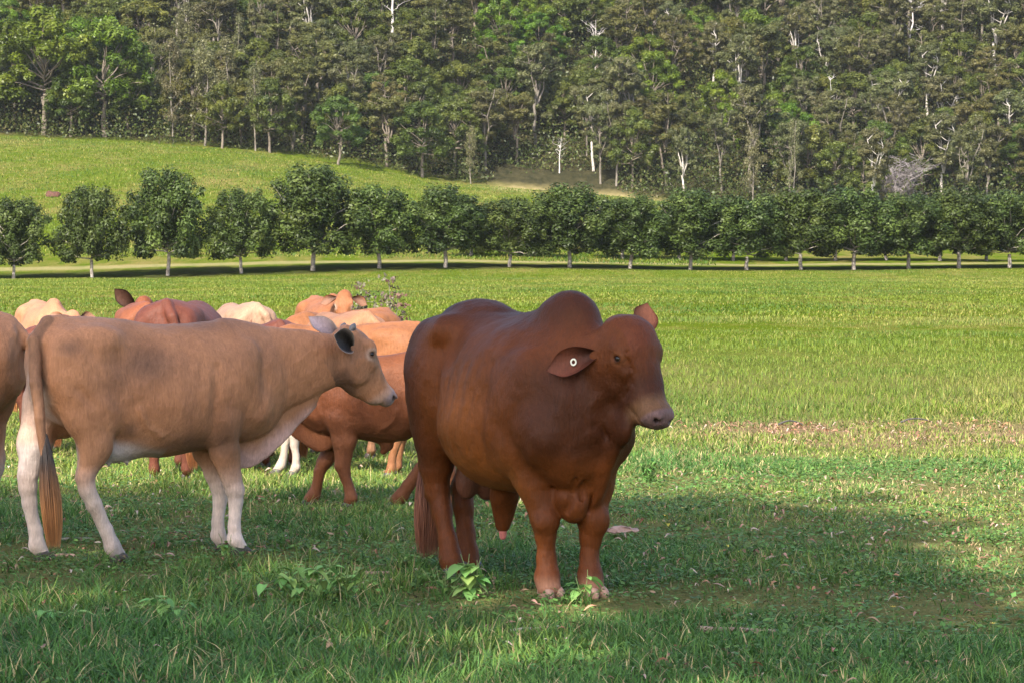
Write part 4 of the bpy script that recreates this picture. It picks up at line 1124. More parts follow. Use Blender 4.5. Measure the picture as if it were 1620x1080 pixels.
    if clumps:
        Ps = []; Cs = []; Ns = []
        for c, r in clumps:
            n = int(dens*r*r*1.25)
            d = rg.normal(size=(n, 3)); d /= np.linalg.norm(d, axis=1)[:, None]
            rad = r*rg.uniform(0.25, 1.0, n)**0.45*(0.8 + 0.35*np.sin(d[:, 0]*5 + c[0])*np.sin(d[:, 1]*5 + c[1]))
            P = c + d*rad[:, None]*[1, 1, flat]
            base = np.array(pal[rg.integers(0, 3)])
            tint = rg.uniform(0.8, 1.2)
            Ps.append(P); Ns.append(d)
            Cs.append(base*tint*rg.uniform(0.85, 1.15, (n, 1)))
        P = np.concatenate(Ps); C = np.concatenate(Cs); N = np.concatenate(Ns)
        V, F = quads_at(P, ls, rg, ub, 1.7, N)
        cr = mesh_np("crown", V, F, M_LEAF, None, False, np.repeat(C, 4, 0), link=False).data
    return tr, cr, H

TREE_CACHE = {}
def put_tree(kind, var, name, label, x, y, h, group, cat="tree", rz=None, rg=None, sxy=1.0):
    key = (kind, var)
    if key not in TREE_CACHE: TREE_CACHE[key] = make_tree_meshes(kind, hash_seed(kind) + var*17)
    tr, cr, H = TREE_CACHE[key]
    e = empty(name, (x, y, float(terrain(x, y))), rz if rz is not None else 0)
    s = h/H; e.scale = (s*sxy, s*sxy, s)
    t = bpy.data.objects.new("trunk", tr); root_col.objects.link(t); t.parent = e
    if cr is not None:
        c = bpy.data.objects.new("crown", cr); root_col.objects.link(c); c.parent = e
    tag(e, label, cat, group)
    return e
def hash_seed(s): return sum(ord(c)*(i + 3) for i, c in enumerate(s))

# ------------------------------------------------------------------ orchard
def orchard_meshes(seed, H, W):
    rg = np.random.default_rng(seed)
    T = Tubes(); fork = 1.15
    T.add(wander((0, 0, -0.15), (0.05, 0, fork), rg, 5, 0.08), np.linspace(0.13, 0.105, 5), 8)
    cl = []
    n = 46
    for i in range(n):
        az = i*2.399 + rg.uniform(-0.3, 0.3); h = (i + 0.5)/n
        prof = math.sqrt(max(0.03, 1 - ((h - 0.36)/0.68)**2))
        rr = W*prof*rg.uniform(0.55, 1.08)
        z = 1.25 + (H - 1.75)*h + rg.uniform(-0.15, 0.15)
        end = np.array([rr*math.cos(az), rr*math.sin(az), z])
        if i % 2 == 0:
            T.add(wander((0.04, 0, fork + (H*0.5 - fork)*h*0.9), end*[.85, .85, 1], rg, 5, 0.2), np.linspace(0.055, 0.015, 5), 5)
        cl.append((end, rg.uniform(0.42, 0.74)))
    for i in range(16):                                        # interior
        az = rg.uniform(0, 6.28); rr = W*0.45*rg.random(); cl.append((np.array([rr*math.cos(az), rr*math.sin(az), rg.uniform(1.9, H - 1.2)]), 0.75))
    for i in range(12):                                        # shoots that break the outline
        az = rg.uniform(0, 6.28); h = rg.uniform(0.3, 0.98); rr = W*math.sqrt(max(0.03, 1 - ((h - 0.36)/0.68)**2))*rg.uniform(0.85, 1.08)
        cl.append((np.array([rr*math.cos(az), rr*math.sin(az), 1.25 + (H - 1.5)*h]), 0.36))
    Ps = []; Cs = []; Ns = []
    pal = [(0.047, 0.070, 0.013), (0.072, 0.098, 0.020), (0.030, 0.047, 0.009)]
    for c, r in cl:
        n = int(560*r*r*1.3)
        d = rg.normal(size=(n, 3)); d /= np.linalg.norm(d, axis=1)[:, None]
        P = c + d*(r*rg.uniform(0.15, 1.12, n)**0.6)[:, None]
        Ps.append(P); Ns.append(d); Cs.append(np.array(pal[rg.choice(3, p=[.5, .22, .28])])*rg.uniform(0.75, 1.2)*rg.uniform(0.65, 1.35, (n, 1)))
    P = np.concatenate(Ps); C = np.concatenate(Cs); N = np.concatenate(Ns)
    P[:, 2] = np.maximum(P[:, 2], 0.95 + 0.25*rg.random(len(P)))
    V, F = quads_at(P, 0.11, rg, -0.2, 2.0, N)
    return T.mesh("trunk", M_BARKO, None, link=False).data, mesh_np("crown", V, F, M_LEAFG, None, False, np.repeat(C, 4, 0), link=False).data

ORD = ["first", "second", "third", "fourth", "fifth", "sixth", "seventh", "eighth", "ninth", "tenth", "eleventh", "twelfth", "thirteenth", "fourteenth", "fifteenth", "sixteenth", "seventeenth"]
ROWPX = [22, 146, 265, 382, 495, 600, 705, 806, 901, 997, 1092, 1181, 1267, 1350, 1437, 1517, 1597]
def build_orchard():
    rg = random.Random(4)
    meshes = [orchard_meshes(100 + i, 6.0, 2.3 + 0.12*(i % 4)) for i in range(9)]
    def place(px, Y, top, name_label, w=1.0, group="orchard trees planted in a row"):
        x = gx(px, Y); z = float(terrain(x, Y))
        H = (HOR - top)*Y/FPX + CAMH - z
        tr, cr = meshes[rg.randrange(9)]
        e = empty("orchard_tree", (x, Y, z), rg.uniform(0, 6.28)); q = 1.0 if px < 450 else 1.14; e.scale = (w*q, w*q, H/6.0)
        for nm, me in (("trunk", tr), ("crown", cr)):
            o = bpy.data.objects.new(nm, me); root_col.objects.link(o); o.parent = e
        tag(e, name_label, "tree", group)
    row = [(22, 310, .86), (146, 290, .88), (265, 262, 1.06), (382, 295, .92), (495, 260, 1.16), (600, 290, .96), (705, 292, .98), (806, 312, .88), (901, 290, 1.02), (997, 306, .97),
           (1092, 298, 1.0), (1181, 306, .98), (1267, 299, 1.0), (1350, 292, 1.04), (1437, 301, 1.0), (1517, 293, 1.04), (1597, 298, 1.02)]
    extra = {0: "cut by the picture edge", 2: "taller than its neighbours", 4: "the tallest of the row"}
    for i, (px, top, w) in enumerate(row):
        Y = 178.0 + px/1620*24
        lab = "orchard tree, %s from left in the front row%s" % (ORD[i], ", " + extra[i] if i in extra else "")
        place(px, Y, top, lab, w)
    place(-105, 176.5, 296, "orchard tree just beyond the left edge", .95); place(-225, 175, 300, "orchard tree farthest beyond the left edge", .95); place(1682, 203.5, 304, "orchard tree beyond the right edge", .95)
    for k, px in enumerate((745, 838, 985, 1075, 1160, 1243, 1322, 1402, 1487, 1560)):
        Y = 196.0 + px/1620*22
        place(px, Y, 326 - (k % 3)*7, "%s from the left of the half hidden orchard trees in the second row" % ORD[k], 0.95, "orchard trees in the second row")

# ------------------------------------------------------------------ forest on the hillside
SPEC = {
    'gum': ("gum_tree", "grey-green gum"),
    'gumdark': ("gum_tree", "dull dark gum"),
    'round': ("forest_tree", "rounded green tree"),
    'bright': ("forest_tree", "bright green tree"),
    'olive': ("forest_tree", "olive-yellow tree"),
    'wispy': ("she_oak_tree", "slender wispy tree"),
}
def forest_y(px, py):
    """distance at which the row of pixels meets the hillside ground"""
    ys = np.arange(330, 520, 0.5); xs = gx(px, ys)
    sc_ = HOR - (terrain(xs, ys) - CAMH)/ys*FPX
    k = np.argmax(sc_ <= py); return float(ys[k])
def build_forest():
    used = {}
    def where(base, x, y):
        px = 810 + FPX*x/y; rank = int((y - 380)/6.2)
        k = min(range(len(ROWPX)), key=lambda i: abs(ROWPX[i] - px))
        side = "left of" if px < ROWPX[k] - 22 else ("right of" if px > ROWPX[k] + 22 else "over")
        rk = "at the forest foot" if rank <= 0 else "%s rank up the hill" % ORD[min(16, rank)]
        lab = "%s, %s, %s the %s orchard tree" % (base, rk, side, ORD[k])
        return lab
    rg = random.Random(11)
    placed = []
    def put(kind, x, y, h, label=None, sxy=1.0, group=None, cat="tree", name=None):
        nm, lab = SPEC.get(kind, (name or "dead_tree", label))
        if label is None:
            for alt in [kind, 'olive', 'gumdark', 'round', 'gum', 'bright']:
                if where(SPEC[alt][1], x, y) not in used: kind = alt; break
            else: return
            nm, lab = SPEC[kind]
        var = rg.randrange(4 if kind not in ('bareshrub', 'brown') else 1)
        if label is None: used[where(lab, x, y)] = 1
        put_tree(kind, var, name or nm, label or where(lab, x, y), x, y, h, group or ("%s trees of the hillside forest" % kind.replace('gumdark', 'dark gum').replace('round', 'green').replace('wispy', 'she-oak') if label is None else None), cat, rg.uniform(0, 6.28), None, sxy)
        placed.append((x, y, 3.4*sxy))
    def at(kind, px, py, h, label=None, sxy=1.0, **kw):
        y = forest_y(px, py); put(kind, gx(px, y), y, h, label, sxy, **kw)
    # the individuals one can point at
    at('bright', 70, 214, 17.5, "big fresh green tree at the left end of the forest edge", 1.15)
    at('bright', 168, 218, 16.5, "billowing green tree standing second from the left along the forest edge", 1.1)
    at('round', 25, 205, 13, "dark tree with a black trunk in the left corner of the forest edge", 1.0)
    at('round', 535, 262, 9.5, "broad dark green tree on the crest above the fifth orchard tree", 1.15)
    at('round', 668, 282, 10.5, "large blue-green rounded tree on the crest above the sixth and seventh orchard trees", 1.2)
    for px, py, h in ((275, 228, 13.5), (325, 232, 14), (405, 240, 11.5), (428, 243, 10), (745, 292, 7.5), (352, 236, 9)):
        at('wispy', px, py, h)
    at('olive', 1085, 235, 8.0, "yellow-olive domed tree low in the middle of the hillside", 1.1)
    at('dead', 622, 62, 12.5, "white leafless tree with several upright stems near the top middle of the forest", 1.2)
    at('dead', 578, 52, 10.5, "thin white leafless tree just left of the other dead tree near the top", 1.0)
    at('dead', 942, 132, 10.5, "bare pale forked tree standing in the middle of the hillside", .9)
    at('dead', 1436, 96, 14, "tall white twisting bare tree high on the right of the hillside", 1.0)
    at('dead', 1292, 36, 11, "short cluster of white bare limbs at the top right of the hillside", 1.2)
    at('dead', 1318, 236, 11.5, "pale leaning bare trunk between crowns above the right end of the orchard", .8)
    at('dead', 885, 276, 5.5, "small white leafless tree at the edge of the dry clearing", 1.1)
    at('gum', 1466, 195, 12, "tall gum with a bright white forked trunk on the right of the hillside", 1.0)
    at('bareshrub', 1428, 330, 5.9, "bleached grey leafless bush rising behind the right end of the orchard", 1.9, name="bare_bush", cat="bush")
    at('brown', 1597, 262, 8.0, "dead tree with dry rust-brown foliage near the right edge of the forest", .9, name="dead_tree")
    for px, py, h in ((975, 296, 12.5), (1000, 300, 11.5), (950, 293, 12), (1190, 330, 11), (1255, 335, 12), (1085, 322, 10.5), (1380, 345, 12.0), (1530, 345, 13)):
        at('gum' if px < 1100 else rg.choice(['round', 'gum', 'wispy']), px, py, h, None, 0.9)
    # the rest of the wood on a jittered grid
    y = 384.0; n = 0; row = 0
    while y < 478:
        dxs = 6.1 + 0.012*(y - 384)
        x0 = -0.182*y - 22; x1 = 0.182*y + 18
        x = x0 + (row % 2)*dxs*0.5
        while x < x1:
            xx = x + rg.uniform(-1.9, 1.9); yy = y + rg.uniform(-1.8, 1.8); x += dxs
            px = 810 + FPX*xx/yy
            edge_min = 384 + (6 if 760 < px < 1000 else 0)
            if yy < edge_min: continue
            if any((xx - a)**2 + (yy - b)**2 < (3.2)**2 for a, b, c in placed): continue
            v = mnoise.noise(Vector((xx*0.035, yy*0.06, 3.1))); v2 = rg.random()
            if px < 230: kinds = ['bright']*4 + ['olive']*4 + ['round']*3 + ['gumdark']*2
            elif px < 480: kinds = ['gumdark']*3 + ['olive']*4 + ['gum']*3 + ['wispy']*2 + ['round']
            elif px < 950: kinds = ['olive']*5 + ['gumdark']*3 + ['round']*3 + ['gum']*2 + (['bright']*3 if yy > 415 else [])
            elif px < 1250: kinds = ['bright']*3 + ['round']*3 + ['gum']*4 + ['olive']*2 + ['gumdark']*2
            else: kinds = ['gum']*7 + ['gumdark']*3 + ['round']*3 + ['olive']
            k = kinds[min(len(kinds) - 1, int(len(kinds)*min(0.999, max(0, 0.5 + v*0.9 + (v2 - 0.5)*0.8))))]
            h = {'gum': rg.uniform(10.5, 14.5), 'gumdark': rg.uniform(10, 14), 'round': rg.uniform(8, 11), 'bright': rg.uniform(8.5, 11.5), 'olive': rg.uniform(8.5, 11.5), 'wispy': rg.uniform(10, 13)}[k]
            if len(placed) < 540: put(k, xx, yy, h, None, rg.uniform(1.0, 1.3)); n += 1
        y += 6.3*0.92; row += 1

    # understorey
    rn = np.random.default_rng(5)
    N = 24000
    Y = rn.uniform(381, 470, N); X = rn.uniform(-1, 1, N)*(0.19*Y + 8)
    px = 810 + FPX*X/Y
    keep = ~((px > 770) & (px < 985) & (Y < 392)); X = X[keep]; Y = Y[keep]
    Z = terrain(X, Y)
    P = []; C = []
    for i in range(len(X)):
        hgt = 1.2 + 4.2*rn.random()**2; k = 9
        d = rn.normal(size=(k, 3))*[0.8, 0.8, 0.5*hgt] + [X[i], Y[i], Z[i] + hgt*0.6]
        P.append(d); b = np.array([(0.06, 0.075, 0.026), (0.09, 0.098, 0.038), (0.10, 0.09, 0.045)][rn.choice(3, p=[.5, .35, .15])])
        C.append(b*rn.uniform(0.6, 1.3, (k, 1)))
    P = np.concatenate(P); C = np.concatenate(C)
    V, F = quads_at(P, 0.28, rn, 0.2, 1.6)
    tag(mesh_np("undergrowth", V, F, M_LEAF, None, False, np.repeat(C, 4, 0)), "low tangled scrub between the trunks of the hillside forest", "undergrowth", kind="stuff")
# ------------------------------------------------------------------ grass, weeds, litter
FOOT = []
def blades(P, h, w, rg, cols, segs=3, bend=0.55):
    """tapered bending blades standing at P"""
    n = len(P)
    lean = rg.uniform(0, 0.55, n)
    az = rg.uniform(0, 2*np.pi, n); dirx = np.stack([np.cos(az), np.sin(az), np.zeros(n)], 1)
    sx = np.stack([-np.sin(az), np.cos(az), np.zeros(n)], 1)
    bn = bend*rg.uniform(0.1, 1.5, n)
    Vs = []
    ts = np.linspace(0, 1, segs + 1)
    for t in ts:
        c = P + np.stack([np.zeros(n), np.zeros(n), h*(t - 0.28*bn*t*t)], 1) + dirx*(h*(bn*t*t*0.9 + lean*t))[:, None]
        wd = (w*0.5*(1 - t**1.6)*(0.6 + 0.4*min(1, t*6)))[:, None]
        if t == 1: Vs.append(c[:, None, :])
        else: Vs.append(np.stack([c - sx*wd, c + sx*wd], 1))
    V = np.concatenate(Vs, 1); m = V.shape[1]
    base = (np.arange(n)*m)[:, None]
    Q = [np.concatenate([base + 2*i, base + 2*i + 1, base + 2*i + 3, base + 2*i + 2], 1) for i in range(segs - 1)]
    Tq = np.concatenate([base + 2*(segs - 1), base + 2*(segs - 1) + 1, base + 2*segs], 1)
    tv = np.concatenate([[t, t] for t in ts[:-1]] + [[1.0]])
    C = cols[:, None, :]*(0.72 + 0.38*tv)[None, :, None]
    return V.reshape(-1, 3), [np.concatenate(Q), Tq], C.reshape(-1, 3)

def field_noise(X, Y, s, o=0.0, oct=3):
    return vnoise(np.stack([X, Y, np.full(len(X), 3.3 + o)], 1), s, oct)

def track_mask(X, Y):
    wob = (field_noise(X, Y, 0.6, 9) - 0.5)*5.0
    d = np.abs(Y + wob - 27.3 - 0.12*X)
    return sstep(2.5, 0.5, d)*sstep(0.9, 2.8, X)*(0.35 + 0.65*sstep(0.35, 0.55, field_noise(X, Y, 1.1, 14)))

def wedge(rg, n, y0, y1, mx, mm):
    """random points over the part of the field near the camera's view, uniform per area"""
    Y = np.sqrt(rg.uniform(0, 1, n)*(y1*y1 - y0*y0) + y0*y0)
    X = rg.uniform(-1, 1, n)*(0.18*Y*mx + mm)
    return X, Y

def grass_cols(X, Y, rg, warm=0.0, jit=1.0):
    n = len(X)
    g1 = np.array((0.080, 0.180, 0.036)); g2 = np.array((0.200, 0.255, 0.042)); st = np.array((0.42, 0.33, 0.16)); dk = np.array((0.052, 0.115, 0.030))
    f = field_noise(X, Y, 0.55, 2); f2 = field_noise(X, Y, 2.2, 5)
    fl = field_noise(X, Y*0.35, 0.22, 21); fb = field_noise(X*0.7, Y*0.4, 0.09, 33)
    t = np.clip(0.5 + (f - 0.5)*1.6 + (fl - 0.5)*2.6 + rg.normal(size=n)*0.22*jit + warm, 0, 1)[:, None]
    C = g1*(1 - t) + g2*t
    d = (rg.random(n) < 0.22*jit)[:, None]; C = np.where(d, dk*(0.8 + 0.6*rg.random((n, 1))), C)
    pz = np.clip((field_noise(X, Y*0.5, 0.30, 7) - 0.52)*4, 0, 1)*0.5 + np.clip((fb - 0.5)*4, 0, 1)*0.35 + 0.35*track_mask(X, Y)
    p = np.clip(0.10 + pz + warm*0.3, 0, 0.85)
    s_ = (rg.random(n) < p*jit)[:, None]; C = C*(1 - (p*(1 - jit))[:, None]) + st*(p*(1 - jit))[:, None]; C = np.where(s_, st*(0.6 + 0.7*rg.random((n, 1))), C)
    return C*rg.uniform(1 - 0.25*jit, 1 + 0.25*jit, (n, 1))*(0.88 + 0.3*f2[:, None])

def build_grass(scale=1.0):
    rg = np.random.default_rng(21)
    parts = []
    # --- close range, blades
    n = int(760000*scale)
    X, Y = wedge(rg, n, 11.0, 36, 1.0, 1.0)
    f = field_noise(X, Y, 0.9, 0); f2 = field_noise(X, Y, 3.5, 4)
    dens = np.clip(0.05 + 2.9*(f*0.5 + f2*0.5 - 0.38) + 0.5*sstep(13.6, 12.5, Y) + 0.25*sstep(17, 20, Y), 0.03, 1)*(1 - 0.85*track_mask(X, Y))
    dens *= (sstep(33, 16, Y)*0.6 + 0.4)*sstep(36, 26, Y)
    k = rg.random(n) < dens; X, Y, f, f2 = X[k], Y[k], f[k], f2[k]
    tall = np.clip((f - 0.42)*3.2, 0, 1)*0.55 + sstep(14.6, 12.7, Y + (f2 - 0.5)*3.5)*(0.30 + 0.55*sstep(0.9, -0.6, X + (f - 0.5)*3))
    h = (0.022 + 0.062*rg.random(len(X))**2.0)*(0.65 + 1.0*tall) + 0.035*tall*sstep(14.5, 13.0, Y)
    h *= sstep(0, 1, 0.55 + Y*0.01) + 0.2
    w = 0.0044 + 0.0040*rg.random(len(X)) + 0.00012*Y + 0.0028*tall
    # trampled flat under the hooves
    for fx, fy in FOOT:
        d = np.hypot(X - fx, Y - fy + 0.03); h *= 0.5 + 0.5*sstep(0.03, 0.12, d)
    P = np.stack([X, Y, terrain(X, Y) - 0.004], 1)
    parts.append(blades(P, h, w, rg, grass_cols(X, Y, rg, 0.30*sstep(15.5, 19, Y))*(1 + 0.20*sstep(15.5, 19, Y)*sstep(30, 22, Y))[:, None]*(1 - sstep(22, 34, Y)[:, None]*np.array([[0.28, 0.20, 0.50]])), 3, 0.85))  # sunlit stretch painted into the blades: warmer and brighter there
    # tufts: several long blades from one root
    nt = int(2600*scale)
    X, Y = wedge(rg, nt, 11.0, 24, 1.0, 0.5)
    f = field_noise(X, Y, 0.9, 0)
    k = (rg.random(nt) < np.clip((f - 0.40)*4 + sstep(14.2, 12.6, Y)*0.9 - track_mask(X, Y), 0.05, 1))
    X, Y = X[k], Y[k]
    m = 26
    X = np.repeat(X, m) + rg.normal(size=len(X)*m)*0.035; Y = np.repeat(Y, m) + rg.normal(size=len(Y)*m)*0.035
    h = rg.uniform(0.05, 0.15, len(X))*(0.75 + 0.35*sstep(0.8, -0.6, X)); w = rg.uniform(0.0045, 0.0095, len(X))
    for fx, fy in FOOT:
        d = np.hypot(X - fx, Y - fy); h *= 0.45 + 0.55*sstep(0.08, 0.25, d)
    parts.append(blades(np.stack([X, Y, terrain(X, Y) - 0.004], 1), h, w, rg, grass_cols(X, Y, rg)*1.05, 4, 0.9))
    # --- middle distance
    n = int(370000*scale)
    X, Y = wedge(rg, n, 22, 75, 1.0, 2.0)
    f = field_noise(X*0.6, Y, 0.35, 1)
    k = rg.random(n) < np.clip(0.25 + (f - 0.35)*2.2, 0.1, 1)*(1 - 0.8*track_mask(X, Y))*(1.15 - Y/110)*sstep(21, 31, Y); X, Y, f = X[k], Y[k], f[k]
    h = (0.035 + 0.085*rg.random(len(X))**1.5)*(0.6 + 0.9*np.clip((f - 0.4)*3, 0, 1)); w = 0.004 + 0.00019*Y*rg.uniform(0.6, 1.2, len(X))
    parts.append(blades(np.stack([X, Y, terrain(X, Y) - 0.01], 1), h, w, rg, grass_cols(X, Y, rg, 0.18, 0.5)*(np.array([[1.0, 1.0, 0.95]])*(1 - sstep(22, 34, Y))[:, None] + np.array([[0.68, 0.78, 0.46]])*sstep(22, 34, Y)[:, None]), 2, 0.5))
    # --- far field: short dense sward right up to the orchard
    n = int(290000*scale)
    X, Y = wedge(rg, n, 72, 202, 1.0, 3)
    k = Y < 187.5 + 0.35*X; X, Y = X[k], Y[k]
    h = 0.04 + 0.09*rg.random(len(X))**1.5; w = 0.02 + 0.035*rg.random(len(X))
    parts.append(blades(np.stack([X, Y, terrain(X, Y) - 0.02], 1), h, w, rg, grass_cols(X, Y, rg, 0.22, 0.35)*np.array([0.64, 0.72, 0.36]), 2, 0.5))
    # --- tussocks on the slope behind the orchard
    n = int(120000*scale)
    Y = rg.uniform(200, 379, n); X = rg.uniform(-1, 0.35, n)*(0.185*Y + 4)
    k = Y > 197 + 0.35*X; X, Y = X[k], Y[k]
    h = 0.10 + 0.22*rg.random(len(X))**1.5; w = 0.05 + 0.07*rg.random(len(X))
    parts.append(blades(np.stack([X, Y, terrain(X, Y) - 0.03], 1), h, w, rg, grass_cols(X, Y, rg, 0.24, 0.5)*np.array([0.62, 0.69, 0.36]), 2, 0.5))
    # --- low clover-like leaves in the shade
    n = int(150000*scale)
    X, Y = wedge(rg, n, 11.0, 24, 1.0, 0.5)
    f = field_noise(X, Y, 1.3, 8)
    k = rg.random(n) < np.clip((f - 0.36)*3.6, 0.08, 1)*(1 - track_mask(X, Y)); X, Y = X[k], Y[k]
    P = np.stack([X, Y, terrain(X, Y) + 0.012 + 0.045*rg.random(len(X))], 1)
    nn = np.tile(np.array([[0, 0, 1.0]]), (len(X), 1))
    V, F = quads_at(P, rg.uniform(0.010, 0.020, len(X)) + 0.018*(rg.random(len(X)) < 0.18), rg, 0, 1.2, nn)
    C = np.array((0.095, 0.195, 0.045))*rg.uniform(0.5, 1.45, (len(X), 1))*(1 + 0.5*(rg.random((len(X), 1)) - 0.3)*np.array([[1.0, 0.2, 0]]))
    parts.append((V, [F], np.repeat(C, 4, 0)))
    Vs = []; Qs = []; Ts = []; Cs = []; o = 0
    for V, F, C in parts:
        Vs.append(V); Cs.append(C)
        Qs.append(F[0] + o)
        if len(F) > 1: Ts.append(F[1] + o)
        o += len(V)
    tag(mesh_np("grass", np.concatenate(Vs), [np.concatenate(Qs), np.concatenate(Ts)], M_BLADE, None, False, np.concatenate(Cs)),
        "short mixed pasture grass covering the whole field", "grass", kind="stuff")

def leaf_shape(L, W, curl, rg):
    """small curled leaf, 2x5 faces, returns verts & quads"""
    V = []; n = 6
    for i in range(n):
        t = i/(n - 1); w = W*0.5*math.sin(math.pi*min(0.97, 0.06 + t*0.92))**0.8
        z = curl*L*math.sin(t*math.pi)*0.5
        for j in (-1, 0, 1): V.append((L*(t - 0.5), w*j, z + abs(j)*w*0.35))
    F = [(i*3 + j, i*3 + j + 1, i*3 + j + 4, i*3 + j + 3) for i in range(n - 1) for j in (0, 1)]
    return np.array(V), np.array(F)

def build_litter():
    rg = np.random.default_rng(8); r = random.Random(8)
    Vs = []; Fs = []; Cs = []; o = 0
    pal = [(0.34, 0.19, 0.14), (0.38, 0.26, 0.20), (0.28, 0.13, 0.07), (0.20, 0.11, 0.07), (0.42, 0.33, 0.26), (0.33, 0.17, 0.10), (0.16, 0.08, 0.05), (0.30, 0.20, 0.12)]
    def add(x, y, L, W, c, curl, z=0.02):
        nonlocal o
        V, F = leaf_shape(L, W, curl, r)
        a = r.uniform(0, 6.28); tl = r.uniform(-0.5, 0.5)
        Rm = np.array(Matrix.Rotation(a, 3, 'Z') @ Matrix.Rotation(tl, 3, 'X') @ Matrix.Rotation(r.uniform(-0.35, 0.35), 3, 'Y'))
        V = V @ Rm.T + [x, y, float(terrain(x, y)) + z]
        Vs.append(V); Fs.append(F + o); Cs.append(np.tile(np.array(c)*r.uniform(0.7, 1.15), (len(V), 1))); o += len(V)
    X, Y = wedge(rg, 2200, 11.0, 23, 1.0, 0.4)
    for x, y in zip(X, Y): add(x, y, r.uniform(0.025, 0.075), r.uniform(0.008, 0.022), r.choice(pal), r.uniform(-0.3, 0.9), r.uniform(0.012, 0.05))
    n = 0
    X = rg.uniform(0.8, 7.5, 9000); Y = rg.uniform(24, 31, 9000); k = rg.random(9000)*0.8 < track_mask(X, Y)**2*field_noise(X, Y, 1.7, 6)*1.1; X = X[k]; Y = Y[k]
    for x, y in zip(X[:900], Y[:900]): add(x, y, r.uniform(0.03, 0.10), r.uniform(0.010, 0.022), r.choice(pal[2:4] + pal), r.uniform(0, 0.9), 0.015)
    tag(mesh_np("leaf_litter", np.concatenate(Vs), np.concatenate(Fs), M_LITTER, None, True, np.concatenate(Cs)),
        "dry brown and pinkish fallen leaves scattered through the grass and along the bare strip", "fallen leaves", kind="stuff")
    # separate larger pieces
    M_STICK = bark_mat("grey_stick_bark", (0.16, 0.13, 0.11), (0.46, 0.42, 0.38), (20, 20, 20))
    M_DSTICK = bark_mat("dark_stick_bark", (0.03, 0.028, 0.03), (0.09, 0.08, 0.08), (20, 20, 20))
    M_PBARK = bark_mat("pinkish_shed_bark", (0.22, 0.13, 0.10), (0.46, 0.31, 0.26), (9, 9, 9))
    def ground(px, py):
        Y = FPX*CAMH/(py - HOR); return gx(px, Y), Y
    def stick(px, py, L, ang, mat, lab, r0=0.009, arch=0.0, seed=0, nm="stick", cat="stick"):
        x, y = ground(px, py); q = np.random.default_rng(seed)
        d = np.array([math.cos(ang), math.sin(ang), 0])*L/2
        P = wander(np.array([0, 0, 0.015]) - d, np.array([0, 0, 0.015]) + d, q, 9, 0.14)
        P[:, 2] = 0.02 + arch*np.sin(np.linspace(0, math.pi, 9)) + 0.004*q.random(9)
        T = Tubes(); T.add(P, np.linspace(r0, r0*0.5, 9), 7)
        if L > 0.3 and arch == 0: T.add(wander(P[5], P[5] + np.array([d[1], -d[0], 0.03])*0.35, q, 5, 0.2), np.linspace(r0*0.6, r0*0.2, 5), 5)
        e = T.mesh(nm, mat); e.location = (x, y, float(terrain(x, y))); tag(e, lab, cat)
    stick(850, 1003, 0.30, 0.5, M_STICK, "pale lichen-grey stick lying in the grass in front of the bull", 0.010, 0, 1)
    stick(1252, 676, 0.30, 0.1, M_DSTICK, "thin dark stick arched over the grass, left of the two by the bare strip", 0.011, 0.045, 2)
    stick(1450, 671, 0.32, 0.0, M_DSTICK, "thin dark stick arched over the grass, right of the two by the bare strip", 0.011, 0.04, 3)
    stick(1165, 1005, 0.34, -0.1, M_PBARK, "flat pinkish strip of bark lying in the shaded grass at the lower right", 0.017, 0, 4, "bark_strip", "bark")
    stick(112, 858, 0.24, 0.25, M_STICK, "whitish stick beside the tan cow's hind hoof", 0.010, 0, 5)
    stick(90, 885, 0.20, -0.1, M_PBARK, "reddish scrap of bark between the tan cow's hind hooves", 0.016, 0, 6, "bark_strip", "bark")
    stick(598, 913, 0.16, 0.3, M_PBARK, "small tan strip of bark in front of the tan cow", 0.012, 0, 9, "bark_strip", "bark")
    stick(385, 945, 0.17, -0.4, M_STICK, "short pale twig among the leafy weeds", 0.008, 0, 7)
    # curled shed bark by the bull's far foreleg
    x, y = ground(985, 853); V = []; F = []; n1, n2 = 9, 7; q = np.random.default_rng(3)
    for i in range(n1):
        for j in range(n2):
            a = (j/(n2 - 1) - 0.5)*2.6
            V.append((0.17*(i/(n1 - 1) - 0.5) + 0.01*q.normal(), 0.055*math.sin(a) + 0.008*q.normal(), 0.035 + 0.045*math.cos(a)*math.sin(math.pi*(0.15 + 0.7*i/(n1 - 1))) + 0.004*q.normal()))
    for i in range(n1 - 1):
        for j in range(n2 - 1): F.append((i*n2 + j, i*n2 + j + 1, (i+1)*n2 + j + 1, (i+1)*n2 + j))
    e = mesh_np("shed_bark", np.array(V), np.array(F), M_PBARK, None, True); e.location = (x, y, float(terrain(x, y))); e.rotation_euler = (0, 0, 0.2)
    md = e.modifiers.new("thickness", 'SOLIDIFY'); md.thickness = 0.006
    tag(e, "crumpled pinkish-white piece of shed bark just right of the bull's front hooves", "bark")

